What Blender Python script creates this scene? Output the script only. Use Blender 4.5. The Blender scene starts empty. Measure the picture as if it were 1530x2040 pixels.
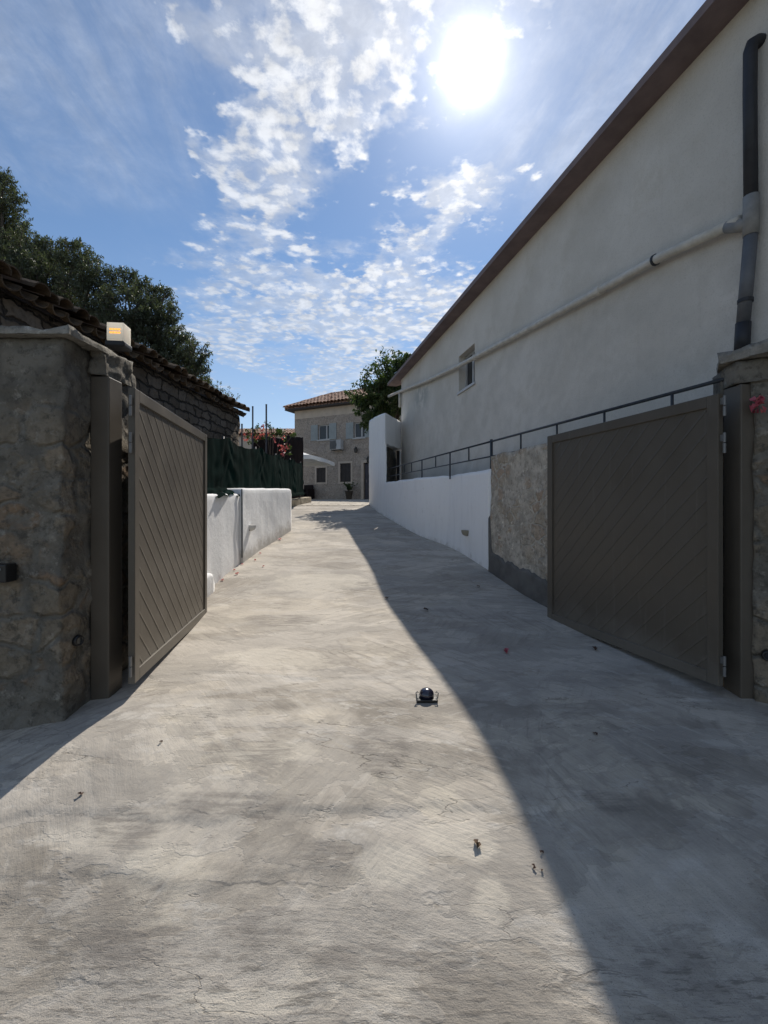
import bpy, bmesh, math, random
from mathutils import Vector, Matrix, noise as mnoise

S = bpy.context.scene
COL = S.collection
rng = random.Random(7)
F, CU, CV, EYE = 880.0, 765.0, 1012.0, 1.5      # focal length and centre in photograph pixels, eye height

# ------------------------------------------------------------------ camera, sky, sun, exposure
cam_d = bpy.data.cameras.new("Camera"); cam = bpy.data.objects.new("Camera", cam_d); COL.objects.link(cam)
cam.location = (0, 0, EYE); cam.rotation_euler = (math.radians(90), 0, 0)
cam_d.sensor_fit = 'HORIZONTAL'; cam_d.sensor_width = 36.0; cam_d.lens = F / 1530.0 * 36.0
cam_d.shift_y = -8.0 / 1530.0
cam_d.clip_start = 0.05; cam_d.clip_end = 3000
S.camera = cam

SUN_DIR = Vector((0.199, 1.0, 1.002)).normalized()
SUN_EL = math.asin(SUN_DIR.z); SUN_AZ = math.atan2(SUN_DIR.x, SUN_DIR.y)
S.view_settings.view_transform = 'Standard'; S.view_settings.look = 'None'
S.view_settings.exposure = 0.0; S.view_settings.gamma = 1.0
sun_d = bpy.data.lights.new("Sun", 'SUN'); sun = bpy.data.objects.new("Sun", sun_d); COL.objects.link(sun)
sun_d.energy = 4.8; sun_d.angle = math.radians(0.5); sun_d.color = (1.0, 0.93, 0.83)
sun.rotation_euler = SUN_DIR.to_track_quat('Z', 'Y').to_euler()
sun.location = (3, 14, 14)
SKY_STRENGTH = 0.112
S.cycles.max_bounces = 6; S.cycles.diffuse_bounces = 4; S.cycles.transparent_max_bounces = 6
S.cycles.use_denoising = True


class NT:
    """small helper to wire shader nodes"""
    def __init__(s, tree):
        s.t = tree; s.t.nodes.clear()

    def n(s, kind, **kw):
        nd = s.t.nodes.new(kind)
        for k, v in kw.items(): setattr(nd, k, v)
        return nd

    def link(s, a, b): s.t.links.new(a, b)

    def put(s, sock, v):
        if hasattr(v, 'is_output'): s.link(v, sock)
        elif isinstance(v, (tuple, list)) and len(v) == 3 and sock.type == 'RGBA': sock.default_value = (*v, 1)
        else: sock.default_value = v

    def coord(s, which='Object'): return s.n('ShaderNodeTexCoord').outputs[which]

    def mapping(s, v, scale=(1, 1, 1), rot=(0, 0, 0), loc=(0, 0, 0)):
        m = s.n('ShaderNodeMapping'); s.link(v, m.inputs['Vector'])
        m.inputs['Scale'].default_value = scale; m.inputs['Rotation'].default_value = rot; m.inputs['Location'].default_value = loc
        return m.outputs[0]

    def noise(s, v, scale, detail=4, rough=0.55, dist=0.0, color=False):
        m = s.n('ShaderNodeTexNoise'); s.link(v, m.inputs['Vector'])
        m.inputs['Scale'].default_value = scale; m.inputs['Detail'].default_value = detail
        m.inputs['Roughness'].default_value = rough; m.inputs['Distortion'].default_value = dist
        return m.outputs['Color' if color else 'Fac']

    def voronoi(s, v, scale, feature='F1', out='Distance', rand=1.0):
        m = s.n('ShaderNodeTexVoronoi'); m.feature = feature; s.link(v, m.inputs['Vector'])
        m.inputs['Scale'].default_value = scale; m.inputs['Randomness'].default_value = rand
        return m.outputs[out]

    def math(s, op, a, b=0.0, c=None, clamp=False):
        m = s.n('ShaderNodeMath'); m.operation = op; m.use_clamp = clamp
        s.put(m.inputs[0], a); s.put(m.inputs[1], b)
        if c is not None: s.put(m.inputs[2], c)
        return m.outputs[0]

    def step(s, v, lo, hi, a=0.0, b=1.0):
        m = s.n('ShaderNodeMapRange'); m.interpolation_type = 'SMOOTHSTEP'
        s.put(m.inputs['Value'], v); m.inputs['From Min'].default_value = lo; m.inputs['From Max'].default_value = hi
        m.inputs['To Min'].default_value = a; m.inputs['To Max'].default_value = b
        return m.outputs[0]

    def vmath(s, op, a, b=None, out=0):
        m = s.n('ShaderNodeVectorMath'); m.operation = op
        s.put(m.inputs[0], a)
        if b is not None: s.put(m.inputs[1], b)
        return m.outputs[out]

    def mix(s, f, a, b, blend='MIX'):
        m = s.n('ShaderNodeMix'); m.data_type = 'RGBA'; m.blend_type = blend
        s.put(m.inputs[0], f); s.put(m.inputs[6], a); s.put(m.inputs[7], b)
        return m.outputs[2]

    def sep(s, v):
        m = s.n('ShaderNodeSeparateXYZ'); s.link(v, m.inputs[0]); return m.outputs

    def comb(s, x, y, z):
        m = s.n('ShaderNodeCombineXYZ'); s.put(m.inputs[0], x); s.put(m.inputs[1], y); s.put(m.inputs[2], z); return m.outputs[0]

    def bump(s, h, strength=0.5, dist=0.02, normal=None):
        m = s.n('ShaderNodeBump'); s.link(h, m.inputs['Height']); m.inputs['Strength'].default_value = strength
        m.inputs['Distance'].default_value = dist
        if normal: s.link(normal, m.inputs['Normal'])
        return m.outputs[0]

    def principled(s, color, rough=0.8, metallic=0.0, normal=None, spec=0.3, **kw):
        p = s.n('ShaderNodeBsdfPrincipled')
        s.put(p.inputs['Base Color'], color); s.put(p.inputs['Roughness'], rough); s.put(p.inputs['Metallic'], metallic)
        p.inputs['Specular IOR Level'].default_value = spec
        if normal is not None: s.link(normal, p.inputs['Normal'])
        for k, v in kw.items(): s.put(p.inputs[k], v)
        return p.outputs[0]

    def out(s, shader):
        o = s.n('ShaderNodeOutputMaterial'); s.link(shader, o.inputs['Surface'])


def px_dir(u, v): return Vector(((u - CU) / F, 1.0, (CV - v) / F)).normalized()


def build_world():
    w = bpy.data.worlds.new("World"); S.world = w; w.use_nodes = True
    N = NT(w.node_tree)
    sky = N.n('ShaderNodeTexSky'); sky.sky_type = 'NISHITA'; sky.sun_disc = False
    sky.sun_elevation = SUN_EL; sky.sun_rotation = SUN_AZ
    sky.air_density = 1.0; sky.dust_density = 0.05; sky.ozone_density = 2.0; sky.altitude = 100
    d = N.coord('Generated')
    xyz = N.sep(d)
    zc = N.math('MAXIMUM', xyz[2], 0.06)
    p = N.comb(N.math('DIVIDE', xyz[0], zc), N.math('DIVIDE', xyz[1], zc), 0.0)     # a cloud layer overhead
    warp = N.noise(p, 1.6, 3, 0.5, color=True)
    pw = N.vmath('ADD', p, N.vmath('MULTIPLY', N.vmath('SUBTRACT', warp, (0.5, 0.5, 0.5)), (0.25, 0.25, 0.0)))
    cells = N.noise(pw, 11.0, 7, 0.64)
    pv = N.vmath('ADD', p, N.vmath('MULTIPLY', N.vmath('SUBTRACT', N.noise(p, 9.0, 4, 0.6, color=True), (0.5, 0.5, 0.5)), (0.10, 0.10, 0.0)))
    puffs = N.voronoi(pv, 24.0, 'SMOOTH_F1')
    big = N.noise(p, 2.4, 4, 0.55)
    dw = N.vmath('ADD', d, N.vmath('MULTIPLY', N.vmath('SUBTRACT', N.noise(p, 3.2, 5, 0.6, color=True), (0.5, 0.5, 0.5)), (0.040, 0.040, 0.035)))
    def field(blobs):
        acc = None
        for (u, v, r, a) in blobs:
            c = px_dir(u, v)
            k = r / F / (1 + ((u - CU) / F) ** 2 + ((CV - v) / F) ** 2) ** 0.5
            dot = N.vmath('DOT_PRODUCT', dw, tuple(c), out='Value')
            m = N.step(dot, math.cos(k * 1.45), math.cos(k * 0.3), 0.0, a)
            acc = m if acc is None else N.math('MAXIMUM', acc, m)
        return acc
    cover = field([(470, 610, 120, .95), (600, 615, 130, 1), (720, 610, 130, 1), (840, 590, 130, 1), (900, 480, 85, .9), (560, 520, 80, .8),
                   (700, 700, 140, .85), (560, 330, 115, 1), (500, 230, 90, .95), (600, 250, 90, .8), (560, 440, 60, .8), (620, 380, 70, .9),
                   (640, 120, 120, 1), (700, 200, 100, 1), (760, 60, 150, .95), (560, 60, 120, .85), (610, 190, 80, .85), (860, 330, 80, .9), (700, 280, 85, 1), (765, 250, 85, 1), (840, 220, 95, 1), (890, 260, 85, 1), (780, 200, 90, 1), (800, 350, 90, 1), (770, 440, 70, .9), (735, 340, 60, .85), (840, 480, 80, .9), (650, 320, 70, .9), (880, 40, 90, .9), (990, 30, 80, .7), (870, 420, 55, .8), (850, 200, 90, .8), (480, 80, 130, .85),
                   (420, 680, 60, .8), (940, 300, 80, .45), (775, 315, 55, 1), (830, 420, 75, .95), (800, 480, 75, .9), (910, 400, 70, .85), (820, 270, 80, .9), (660, 480, 60, .6), (405, 560, 40, .4), (1000, 480, 80, .5)])
    hole = field([(690, 430, 70, 1), (740, 420, 55, .8)])
    cover = N.math('MULTIPLY', cover, N.math('SUBTRACT', 1.0, N.math('MULTIPLY', hole, 0.85)))
    tex = N.math('ADD', N.math('MULTIPLY', cells, 0.85), N.math('ADD', N.math('MULTIPLY', big, 0.35), N.math('MULTIPLY', puffs, -0.55)))
    dens = N.step(N.math('ADD', tex, N.math('MULTIPLY', cover, 0.52)), 0.64, 1.02)
    soft = N.math('MULTIPLY', N.step(N.math('ADD', N.noise(pw, 4.0, 7, 0.62), N.math('MULTIPLY', cover, 0.35)), 0.55, 0.95), N.math('MULTIPLY', cover, 0.62))
    dens = N.math('MAXIMUM', dens, soft)
    # cirrus veils elsewhere
    pc = N.mapping(p, scale=(1.0, 0.35, 1), rot=(0, 0, 0.5))
    cir = N.noise(pc, 5.0, 8, 0.66, 0.6)
    veil = field([(120, 40, 280, .7), (1150, 120, 260, .6), (1000, 60, 200, .6), (250, 300, 160, .22), (460, 60, 180, .5), (1120, 330, 120, .5)])
    vd = N.math('MULTIPLY', N.math('ADD', N.step(N.math('ADD', cir, N.math('MULTIPLY', veil, 0.25)), 0.45, 0.95), 0.22), veil)
    other = N.math('MULTIPLY', N.step(N.math('ADD', cells, big), 0.85, 1.25), N.step(xyz[1], 0.15, -0.3, 0.0, 0.85))  # unseen cloud behind the camera, added to whiten and brighten the skylight
    dens = N.math('MAXIMUM', N.math('MAXIMUM', dens, N.math('MULTIPLY', vd, 0.6)), other)
    dens = N.math('MULTIPLY', dens, N.step(xyz[2], 0.03, 0.25))
    skyc = N.n('ShaderNodeVectorMath', operation='MULTIPLY'); N.link(sky.outputs[0], skyc.inputs[0])
    skyc.inputs[1].default_value = (0.93, 1.0, 1.04)
    sdot = N.vmath('DOT_PRODUCT', d, tuple(SUN_DIR), out='Value')
    near = N.step(sdot, math.cos(0.6), math.cos(0.05))
    shade = N.step(cells, 0.35, 0.7, 0.72, 1.0)
    cloudc = N.vmath('MULTIPLY', N.mix(near, (6.3, 6.9, 7.9), (9.5, 9.6, 9.8)), N.comb(shade, shade, shade))
    hazy = N.mix(N.step(xyz[2], 0.50, 0.0, 0.0, 0.42), skyc.outputs[0], (5.0, 5.4, 6.1))
    c = N.mix(N.math('MULTIPLY', dens, 0.9), hazy, cloudc)
    # the burnt-out sun behind thin cloud
    ang = N.math('ARCCOSINE', N.math('MINIMUM', sdot, 1.0))
    wob = N.math('MULTIPLY', N.math('SUBTRACT', N.noise(d, 14.0, 3, 0.6), 0.5), 0.022)
    an2 = N.math('DIVIDE', N.math('ADD', ang, wob), 0.0265)
    core = N.math('MULTIPLY', N.math('EXPONENT', N.math('MULTIPLY', N.math('MULTIPLY', an2, an2), -1.0)), 60.0)
    halo = N.math('MULTIPLY', N.math('EXPONENT', N.math('MULTIPLY', ang, -13.0)), 9.5)
    g = N.math('ADD', core, halo)
    c = N.vmath('ADD', c, N.vmath('MULTIPLY', N.comb(g, g, g), (1.0, 0.97, 0.93)))
    bg = N.n('ShaderNodeBackground'); N.link(c, bg.inputs['Color']); bg.inputs['Strength'].default_value = SKY_STRENGTH
    o = N.n('ShaderNodeOutputWorld'); N.link(bg.outputs[0], o.inputs['Surface'])


build_world()

# ------------------------------------------------------------------ helpers
def P(u, v, y): return Vector(((u - CU) / F * y, y, EYE + (CV - v) / F * y))


PROFILE = [(-60, -1.5), (-8, -0.6), (-2, -0.42), (0, -0.36), (0.8, -0.23), (1.37, -0.10), (1.98, 0.06), (2.6, 0.185), (3.2, 0.235), (3.8, 0.265), (5.33, 0.37), (6.75, 0.585),
           (8.64, 0.79), (10.1, 0.96), (13, 1.29), (16, 1.60), (18, 1.745), (21, 1.86), (25, 1.98), (40, 2.25), (140, 2.6)]


def prof(y):
    if y <= PROFILE[0][0]: return PROFILE[0][1]
    if y >= PROFILE[-1][0]: return PROFILE[-1][1]
    for i in range(len(PROFILE) - 1):
        (y0, z0), (y1, z1) = PROFILE[i], PROFILE[i + 1]
        if y0 <= y <= y1:
            def slope(j):
                j = max(1, min(len(PROFILE) - 2, j))
                a, b, c = PROFILE[j - 1], PROFILE[j], PROFILE[j + 1]
                s1 = (b[1] - a[1]) / (b[0] - a[0]); s2 = (c[1] - b[1]) / (c[0] - b[0])
                return 2 * s1 * s2 / (s1 + s2) if s1 * s2 > 0 else 0
            m0, m1 = slope(i), slope(i + 1); h = y1 - y0; t = (y - y0) / h
            return ((2 * t**3 - 3 * t**2 + 1) * z0 + (t**3 - 2 * t**2 + t) * h * m0 + (-2 * t**3 + 3 * t**2) * z1 + (t**3 - t**2) * h * m1)


def sst(x, a, b):
    t = max(0.0, min(1.0, (x - a) / (b - a))); return t * t * (3 - 2 * t)


def gz(x, y):
    z = prof(y)
    z -= 0.10 * sst(-x, 1.7, 2.6) * (1 - sst(y, 2.9, 3.4))
    return z


def ground_hit(u, v):
    lo, hi = 0.4, 60.0
    f = lambda y: EYE + (CV - v) / F * y - gz((u - CU) / F * y, y)
    y = lo
    while y < hi and f(y) > 0: y += 0.02
    a, b = y - 0.02, y
    for _ in range(30):
        m = (a + b) / 2
        if f(m) > 0: a = m
        else: b = m
    x = (u - CU) / F * a
    return Vector((x, a, gz(x, a)))


class MB:
    """collects shapes and links them as ONE mesh object"""
    def __init__(s): s.v = []; s.f = []

    def add(s, vs, fs):
        k = len(s.v); s.v += [tuple(p) for p in vs]; s.f += [tuple(i + k for i in f) for f in fs]; return s

    def box(s, lo, hi, m=None):
        x0, y0, z0 = lo; x1, y1, z1 = hi
        vs = [Vector(p) for p in ((x0, y0, z0), (x1, y0, z0), (x1, y1, z0), (x0, y1, z0), (x0, y0, z1), (x1, y0, z1), (x1, y1, z1), (x0, y1, z1))]
        if m is not None: vs = [m @ p for p in vs]
        return s.add(vs, [(0, 3, 2, 1), (4, 5, 6, 7), (0, 1, 5, 4), (1, 2, 6, 5), (2, 3, 7, 6), (3, 0, 4, 7)])

    def prism(s, poly, z0, z1):
        """poly: plan points; z0/z1: number or list per point"""
        n = len(poly); a = z0 if isinstance(z0, (list, tuple)) else [z0] * n; b = z1 if isinstance(z1, (list, tuple)) else [z1] * n
        vs = [(p[0], p[1], a[i]) for i, p in enumerate(poly)] + [(p[0], p[1], b[i]) for i, p in enumerate(poly)]
        fs = [tuple(range(n))[::-1], tuple(range(n, 2 * n))] + [(i, (i + 1) % n, n + (i + 1) % n, n + i) for i in range(n)]
        return s.add(vs, fs)

    def tube(s, pts, r, seg=10, cap=True):
        pts = [Vector(p) for p in pts]; n = len(pts); rs = r if isinstance(r, (list, tuple)) else [r] * n
        vs = []; up = None
        for i, p in enumerate(pts):
            d = (pts[min(i + 1, n - 1)] - pts[max(i - 1, 0)]).normalized()
            if up is None: up = d.orthogonal().normalized()
            up = (up - d * up.dot(d)).normalized(); sd = d.cross(up)
            for k in range(seg):
                a = 2 * math.pi * k / seg
                vs.append(p + (up * math.cos(a) + sd * math.sin(a)) * rs[i])
        fs = [(i * seg + k, i * seg + (k + 1) % seg, (i + 1) * seg + (k + 1) % seg, (i + 1) * seg + k) for i in range(n - 1) for k in range(seg)]
        if cap: fs += [tuple(range(seg))[::-1], tuple(range((n - 1) * seg, n * seg))]
        return s.add(vs, fs)

    def lathe(s, prof_, c, seg=24, m=None):
        vs = []; c = Vector(c)
        for (r, z) in prof_:
            for k in range(seg):
                a = 2 * math.pi * k / seg
                q = Vector((r * math.cos(a), r * math.sin(a), z)); q = (m @ q) if m is not None else q
                vs.append(c + q)
        n = len(prof_)
        fs = [(i * seg + k, i * seg + (k + 1) % seg, (i + 1) * seg + (k + 1) % seg, (i + 1) * seg + k) for i in range(n - 1) for k in range(seg)]
        fs += [tuple(range(seg))[::-1], tuple(range((n - 1) * seg, n * seg))]
        return s.add(vs, fs)

    def grid(s, fn, nu, nv):
        vs = [fn(i / nu, j / nv) for j in range(nv + 1) for i in range(nu + 1)]
        w = nu + 1
        return s.add(vs, [(j * w + i, j * w + i + 1, (j + 1) * w + i + 1, (j + 1) * w + i) for j in range(nv) for i in range(nu)])

    def build(s, name, material, parent=None, smooth=False, bevel=0.0, solid=0.0, loc=None, fix=False):
        me = bpy.data.meshes.new(name); me.from_pydata(s.v, [], s.f); me.update()
        if fix:
            bm = bmesh.new(); bm.from_mesh(me); bmesh.ops.remove_doubles(bm, verts=bm.verts, dist=1e-5)
            bmesh.ops.recalc_face_normals(bm, faces=bm.faces); bm.to_mesh(me); bm.free()
        o = bpy.data.objects.new(name, me); COL.objects.link(o); me.materials.append(material)
        if loc is not None:
            me.transform(Matrix.Translation(-Vector(loc))); o.location = loc
        if parent is not None:
            o.parent = parent
            if loc is None: o.matrix_parent_inverse = Matrix.Identity(4)
        if smooth:
            for p in me.polygons: p.use_smooth = True
        if bevel:
            b = o.modifiers.new("bevel", 'BEVEL'); b.width = bevel; b.segments = 2; b.limit_method = 'ANGLE'; b.angle_limit = math.radians(40)
        if solid:
            b = o.modifiers.new("solid", 'SOLIDIFY'); b.thickness = solid; b.offset = 0
        return o


def tag(o, label=None, cat=None, group=None, kind=None):
    if label: o['label'] = label
    if cat: o['category'] = cat
    if group: o['group'] = group
    if kind: o['kind'] = kind
    return o


def empty(name, loc, label, cat, group=None, rz=0.0):
    o = bpy.data.objects.new(name, None); COL.objects.link(o); o.location = loc; o.rotation_euler = (0, 0, rz)
    o.empty_display_size = 0.2
    return tag(o, label, cat, group)


def child(mb, name, m, root, **kw):
    """mb holds world coordinates; link as a part of root keeping its place"""
    inv = Matrix.LocRotScale(root.location, root.rotation_euler, None).inverted()
    p = root.parent
    chain = inv
    while p is not None:
        chain = chain @ Matrix.LocRotScale(p.location, p.rotation_euler, None).inverted(); p = p.parent
    mb.v = [tuple(chain @ Vector(q)) for q in mb.v]
    return mb.build(name, m, root, **kw)


def copy_tree(o, parent=None):
    c = o.copy(); COL.objects.link(c); c.parent = parent
    for ch in list(o.children): copy_tree(ch, c)
    return c


def nz(p, scale): return mnoise.noise(Vector(p) * scale)
def nv3(p, scale): return mnoise.noise_vector(Vector(p) * scale)


def rough_wall(poly, z0, z1, res, amp, scale=3.0, topfn=None, botfn=None):
    """a closed rough wall on a plan polygon: faces cut into a grid and pushed about by noise"""
    mb = MB(); n = len(poly)
    ring = []
    for i in range(n):
        a, b = Vector(poly[i]).to_3d(), Vector(poly[(i + 1) % n]).to_3d(); k = max(1, int((b - a).length / res))
        ring += [a.lerp(b, j / k) for j in range(k)]
    m = len(ring); nzc = max(1, int((z1 - z0) / res))
    vs = []
    for j in range(nzc + 1):
        for q in ring:
            lo = botfn(q.x, q.y) if botfn else z0
            hi = topfn(q.x, q.y) if topfn else z1
            p = Vector((q.x, q.y, lo + (hi - lo) * j / nzc))
            dv = nv3(p, scale) * amp + nv3(p, scale * 3.1) * amp * 0.45
            if j == 0: dv.z = 0
            vs.append(p + dv)
    fs = [(j * m + i, j * m + (i + 1) % m, (j + 1) * m + (i + 1) % m, (j + 1) * m + i) for j in range(nzc) for i in range(m)]
    fs.append(tuple(range(nzc * m, nzc * m + m)))
    return mb.add(vs, fs)


# ------------------------------------------------------------------ materials
MATS = {}


def mat(name):
    def deco(fn):
        m = bpy.data.materials.new(name); m.use_nodes = True
        fn(NT(m.node_tree)); MATS[name] = m; return m
    return deco


def simple(name, color, rough=0.6, metallic=0.0, var=0.12, vscale=6.0, bump=0.0, bscale=60.0, spec=0.3):
    m = bpy.data.materials.new(name); m.use_nodes = True; N = NT(m.node_tree)
    c = N.coord()
    f = N.noise(c, vscale, 5, 0.6)
    k = N.step(f, 0.3, 0.7, 1 - var, 1 + var)
    col = N.vmath('MULTIPLY', tuple(color), N.comb(k, k, k))
    nrm = N.bump(N.noise(c, bscale, 4, 0.6), bump, 0.01) if bump else None
    N.out(N.principled(col, N.step(f, 0.3, 0.7, rough - 0.06, min(1, rough + 0.06)), metallic, nrm, spec))
    MATS[name] = m; return m


@mat('concrete_drive')
def _(N):
    c = N.coord(); xyz = N.sep(c)
    wv = N.noise(c, 0.9, 3, 0.5, color=True)
    cw = N.vmath('ADD', c, N.vmath('MULTIPLY', N.vmath('SUBTRACT', wv, (.5, .5, .5)), (.5, .5, 0)))
    big = N.noise(cw, 0.75, 5, 0.6)
    med = N.noise(cw, 2.6, 6, 0.65)
    cs = N.vmath('ADD', c, N.vmath('MULTIPLY', N.vmath('SUBTRACT', wv, (.5, .5, .5)), (.12, .12, 0)))
    cv_ = N.vmath('ADD', c, N.vmath('MULTIPLY', N.vmath('SUBTRACT', N.noise(c, 2.3, 5, 0.65, color=True), (.5, .5, .5)), (.75, .75, 0)))
    def brush(scale, loc, fx, fy, det):
        cell = N.sep(N.voronoi(N.mapping(cv_, loc=loc), scale, 'F1', 'Color'))
        an = N.math('MULTIPLY', N.math('SUBTRACT', cell[0], 0.5), 2.6); ca, sa = N.math('COSINE', an), N.math('SINE', an)
        sx = N.sep(cs)
        bend = N.math('MULTIPLY', N.math('MULTIPLY', sx[0], sx[0]), 0.10)
        ux = N.math('ADD', N.math('MULTIPLY', sx[0], ca), N.math('MULTIPLY', sx[1], sa))
        uy = N.math('ADD', N.math('SUBTRACT', N.math('MULTIPLY', sx[1], ca), N.math('MULTIPLY', sx[0], sa)), bend)
        return N.noise(N.comb(N.math('MULTIPLY', ux, fx), N.math('MULTIPLY', uy, fy), N.math('MULTIPLY', cell[1], 30.0)), 2.0, det, 0.68), cell
    st1, cell1 = brush(1.05, (0, 0, 0), 1.0, 9.0, 6)
    st2, cell2 = brush(1.9, (5, 2, 0), 1.6, 15.0, 5)
    fine = N.noise(c, 55.0, 4, 0.7)
    grit = N.noise(c, 210.0, 3, 0.7)
    near = N.step(N.math('ADD', xyz[1], N.math('MULTIPLY', big, 0.6)), 2.35, 1.75)
    # swirls left by the trowel
    vs = N.n('ShaderNodeTexVoronoi'); vs.feature = 'F1'; N.link(cw, vs.inputs['Vector']); vs.inputs['Scale'].default_value = 0.9
    ring = N.math('SINE', N.math('ADD', N.math('MULTIPLY', vs.outputs['Distance'], 95.0), N.math('MULTIPLY', med, 14.0)))
    ringm = N.math('MULTIPLY', N.step(ring, 0.2, 1.0), N.step(N.noise(c, 1.7, 3, 0.5), 0.56, 0.68))
    lay = N.noise(N.mapping(cs, scale=(0.9, 2.0, 1), rot=(0, 0, 0.06)), 1.5, 7, 0.66)     # long smeared layers
    t = N.math('ADD', N.math('MULTIPLY', big, 0.30), N.math('ADD', N.math('MULTIPLY', med, 0.30), N.math('MULTIPLY', lay, 0.40)))
    base = N.mix(N.step(t, 0.38, 0.60), (0.245, 0.224, 0.194), (0.505, 0.468, 0.412))
    warm = N.mix(N.step(N.noise(cs, 1.3, 6, 0.68), 0.50, 0.62, 0.0, 0.8), base, (0.53, 0.488, 0.412))
    warm = N.mix(N.step(N.noise(N.mapping(cs, scale=(1, 2.2, 1), loc=(4, 7, 0)), 2.2, 6, 0.70), 0.56, 0.66, 0.0, 0.7), warm, (0.56, 0.54, 0.50))
    up_ = N.step(N.math('ADD', xyz[1], N.math('MULTIPLY', lay, 1.6)), 3.2, 5.2, 0.0, 0.40)     # the upper drive was floated smoother, with paler cement
    warm = N.mix(up_, warm, (0.53, 0.488, 0.425))
    # trowel strokes: each sweep a little lighter or darker, streaked along its own direction
    warm = N.mix(N.step(cell1[2], 0.2, 0.9, 0.0, 0.38), warm, (0.245, 0.228, 0.206))
    s1 = N.math('MULTIPLY', N.step(st1, 0.47, 0.66), N.step(cell1[1], 0.15, 0.8, 0.25, 1.0))
    s2 = N.math('MULTIPLY', N.step(st2, 0.50, 0.68), N.step(cell2[1], 0.35, 0.9, 0.0, 1.0))
    dk = N.math('MAXIMUM', N.math('MULTIPLY', s1, 0.60), N.math('MULTIPLY', s2, 0.50))
    dk = N.math('MULTIPLY', dk, N.math('SUBTRACT', 1.0, N.math('MULTIPLY', up_, 0.7)))
    col = N.mix(dk, warm, (0.190, 0.174, 0.157))
    col = N.mix(N.math('MULTIPLY', N.step(st1, 0.46, 0.30), 0.35), col, (0.56, 0.535, 0.485))
    col = N.mix(N.math('MULTIPLY', ringm, 0.40), col, (0.21, 0.19, 0.165))
    # thin skims of cement with torn edges: each a small step in height and a shade apart
    sk1 = N.noise(N.mapping(cs, scale=(0.7, 1.5, 1), loc=(1, 5, 0)), 1.15, 6, 0.60)
    sk2 = N.noise(N.mapping(cs, scale=(0.9, 1.8, 1), loc=(8, 2, 0)), 1.7, 6, 0.62)
    e1 = N.step(sk1, 0.494, 0.506); e2 = N.step(sk2, 0.517, 0.522)
    col = N.mix(N.math('MULTIPLY', e1, 0.26), col, (0.50, 0.48, 0.45)); col = N.mix(N.math('MULTIPLY', e2, 0.30), col, (0.23, 0.215, 0.195))
    # lips across the drive where one pour ends on the next
    lips = None; lipd = None
    for (yk, amp, lo, hi, off) in ((2.06, .34, -9, .85, 0), (1.78, .40, -9, .25, 5), (1.60, .30, -.2, .9, 11), (1.47, .25, -9, 9, 17), (3.36, .50, -9, .2, 23), (4.3, .7, -9, 9, 37)):
        nn = N.noise(N.comb(N.math('ADD', xyz[0], float(off)), 0.0, float(off)), 1.3, 5, 0.62)
        dd = N.math('SUBTRACT', N.math('SUBTRACT', xyz[1], yk), N.math('MULTIPLY', N.math('SUBTRACT', nn, 0.5), amp))
        msk = N.math('MULTIPLY', N.math('MULTIPLY', N.step(xyz[0], lo - .2, lo + .2), N.step(xyz[0], hi + .2, hi - .2)), N.step(N.noise(N.mapping(c, loc=(off, 0, 0)), 1.9, 5, 0.6), 0.46, 0.66))
        st = N.math('MULTIPLY', N.step(dd, -0.006, 0.006), msk)
        ln = N.math('MULTIPLY', N.math('MULTIPLY', N.step(dd, -0.011, -0.002), N.step(dd, 0.004, 0.0)), msk)
        lips = st if lips is None else N.math('ADD', lips, st); lipd = ln if lipd is None else N.math('MAXIMUM', lipd, ln)
    col = N.mix(N.math('MULTIPLY', lipd, 0.26), col, (0.12, 0.11, 0.10))
    # places worked harder by the trowel, scratched dark, and places left pale
    def patch(lst):
        acc = None
        for (u, v, ru, rv) in lst:
            g_ = ground_hit(u, v); rx = ru / F * g_.y; ry = abs(ground_hit(u, v - rv).y - ground_hit(u, v + rv).y) / 2
            dd = N.vmath('LENGTH', N.vmath('MULTIPLY', N.vmath('SUBTRACT', cs, tuple(g_)), (1 / rx, 1 / ry, 0.0)), out='Value')
            m = N.step(dd, 1.25, 0.35); acc = m if acc is None else N.math('MAXIMUM', acc, m)
        return acc
    rag = N.math('SUBTRACT', N.noise(N.mapping(cs, scale=(1.0, 1.5, 1)), 2.6, 8, 0.70), 0.5)
    dz = N.step(N.math('ADD', patch([(520, 1835, 120, 60), (760, 1500, 75, 60), (430, 1600, 190, 36), (1210, 1590, 70, 35), (720, 1900, 200, 50), (260, 1880, 170, 60),
                                     (560, 1235, 110, 14), (880, 1900, 90, 50), (250, 1640, 100, 50), (640, 1690, 90, 50), (500, 1500, 90, 40)]), N.math('MULTIPLY', rag, 3.4)), 0.30, 0.95)
    pz = N.step(N.math('ADD', patch([(920, 1665, 95, 60), (780, 1715, 90, 50), (330, 1710, 120, 45), (560, 1310, 150, 28), (520, 1500, 130, 30), (980, 1790, 60, 70), (150, 1660, 120, 40), (480, 1990, 200, 40), (640, 1160, 120, 25)]), N.math('MULTIPLY', rag, 3.4)), 0.35, 0.95)
    col = N.mix(N.math('MULTIPLY', pz, 0.48), col, (0.62, 0.58, 0.50))
    scr = N.step(N.noise(N.mapping(cs, scale=(1.6, 13.0, 1), rot=(0, 0, 0.05)), 4.0, 6, 0.72), 0.40, 0.60, 0.25, 1.0)
    col = N.mix(N.math('MULTIPLY', N.math('MULTIPLY', dz, scr), 0.58), col, (0.165, 0.152, 0.140))
    # pits and open grain near the road edge
    pit = N.math('MULTIPLY', N.step(grit, 0.58, 0.70), N.math('ADD', 0.20, N.math('MULTIPLY', near, 0.55)))
    col = N.mix(pit, col, (0.11, 0.105, 0.10))
    spk = N.step(N.noise(c, 26.0, 6, 0.75), 0.63, 0.70, 0.0, 0.5)
    col = N.mix(spk, col, (0.13, 0.12, 0.11))
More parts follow.
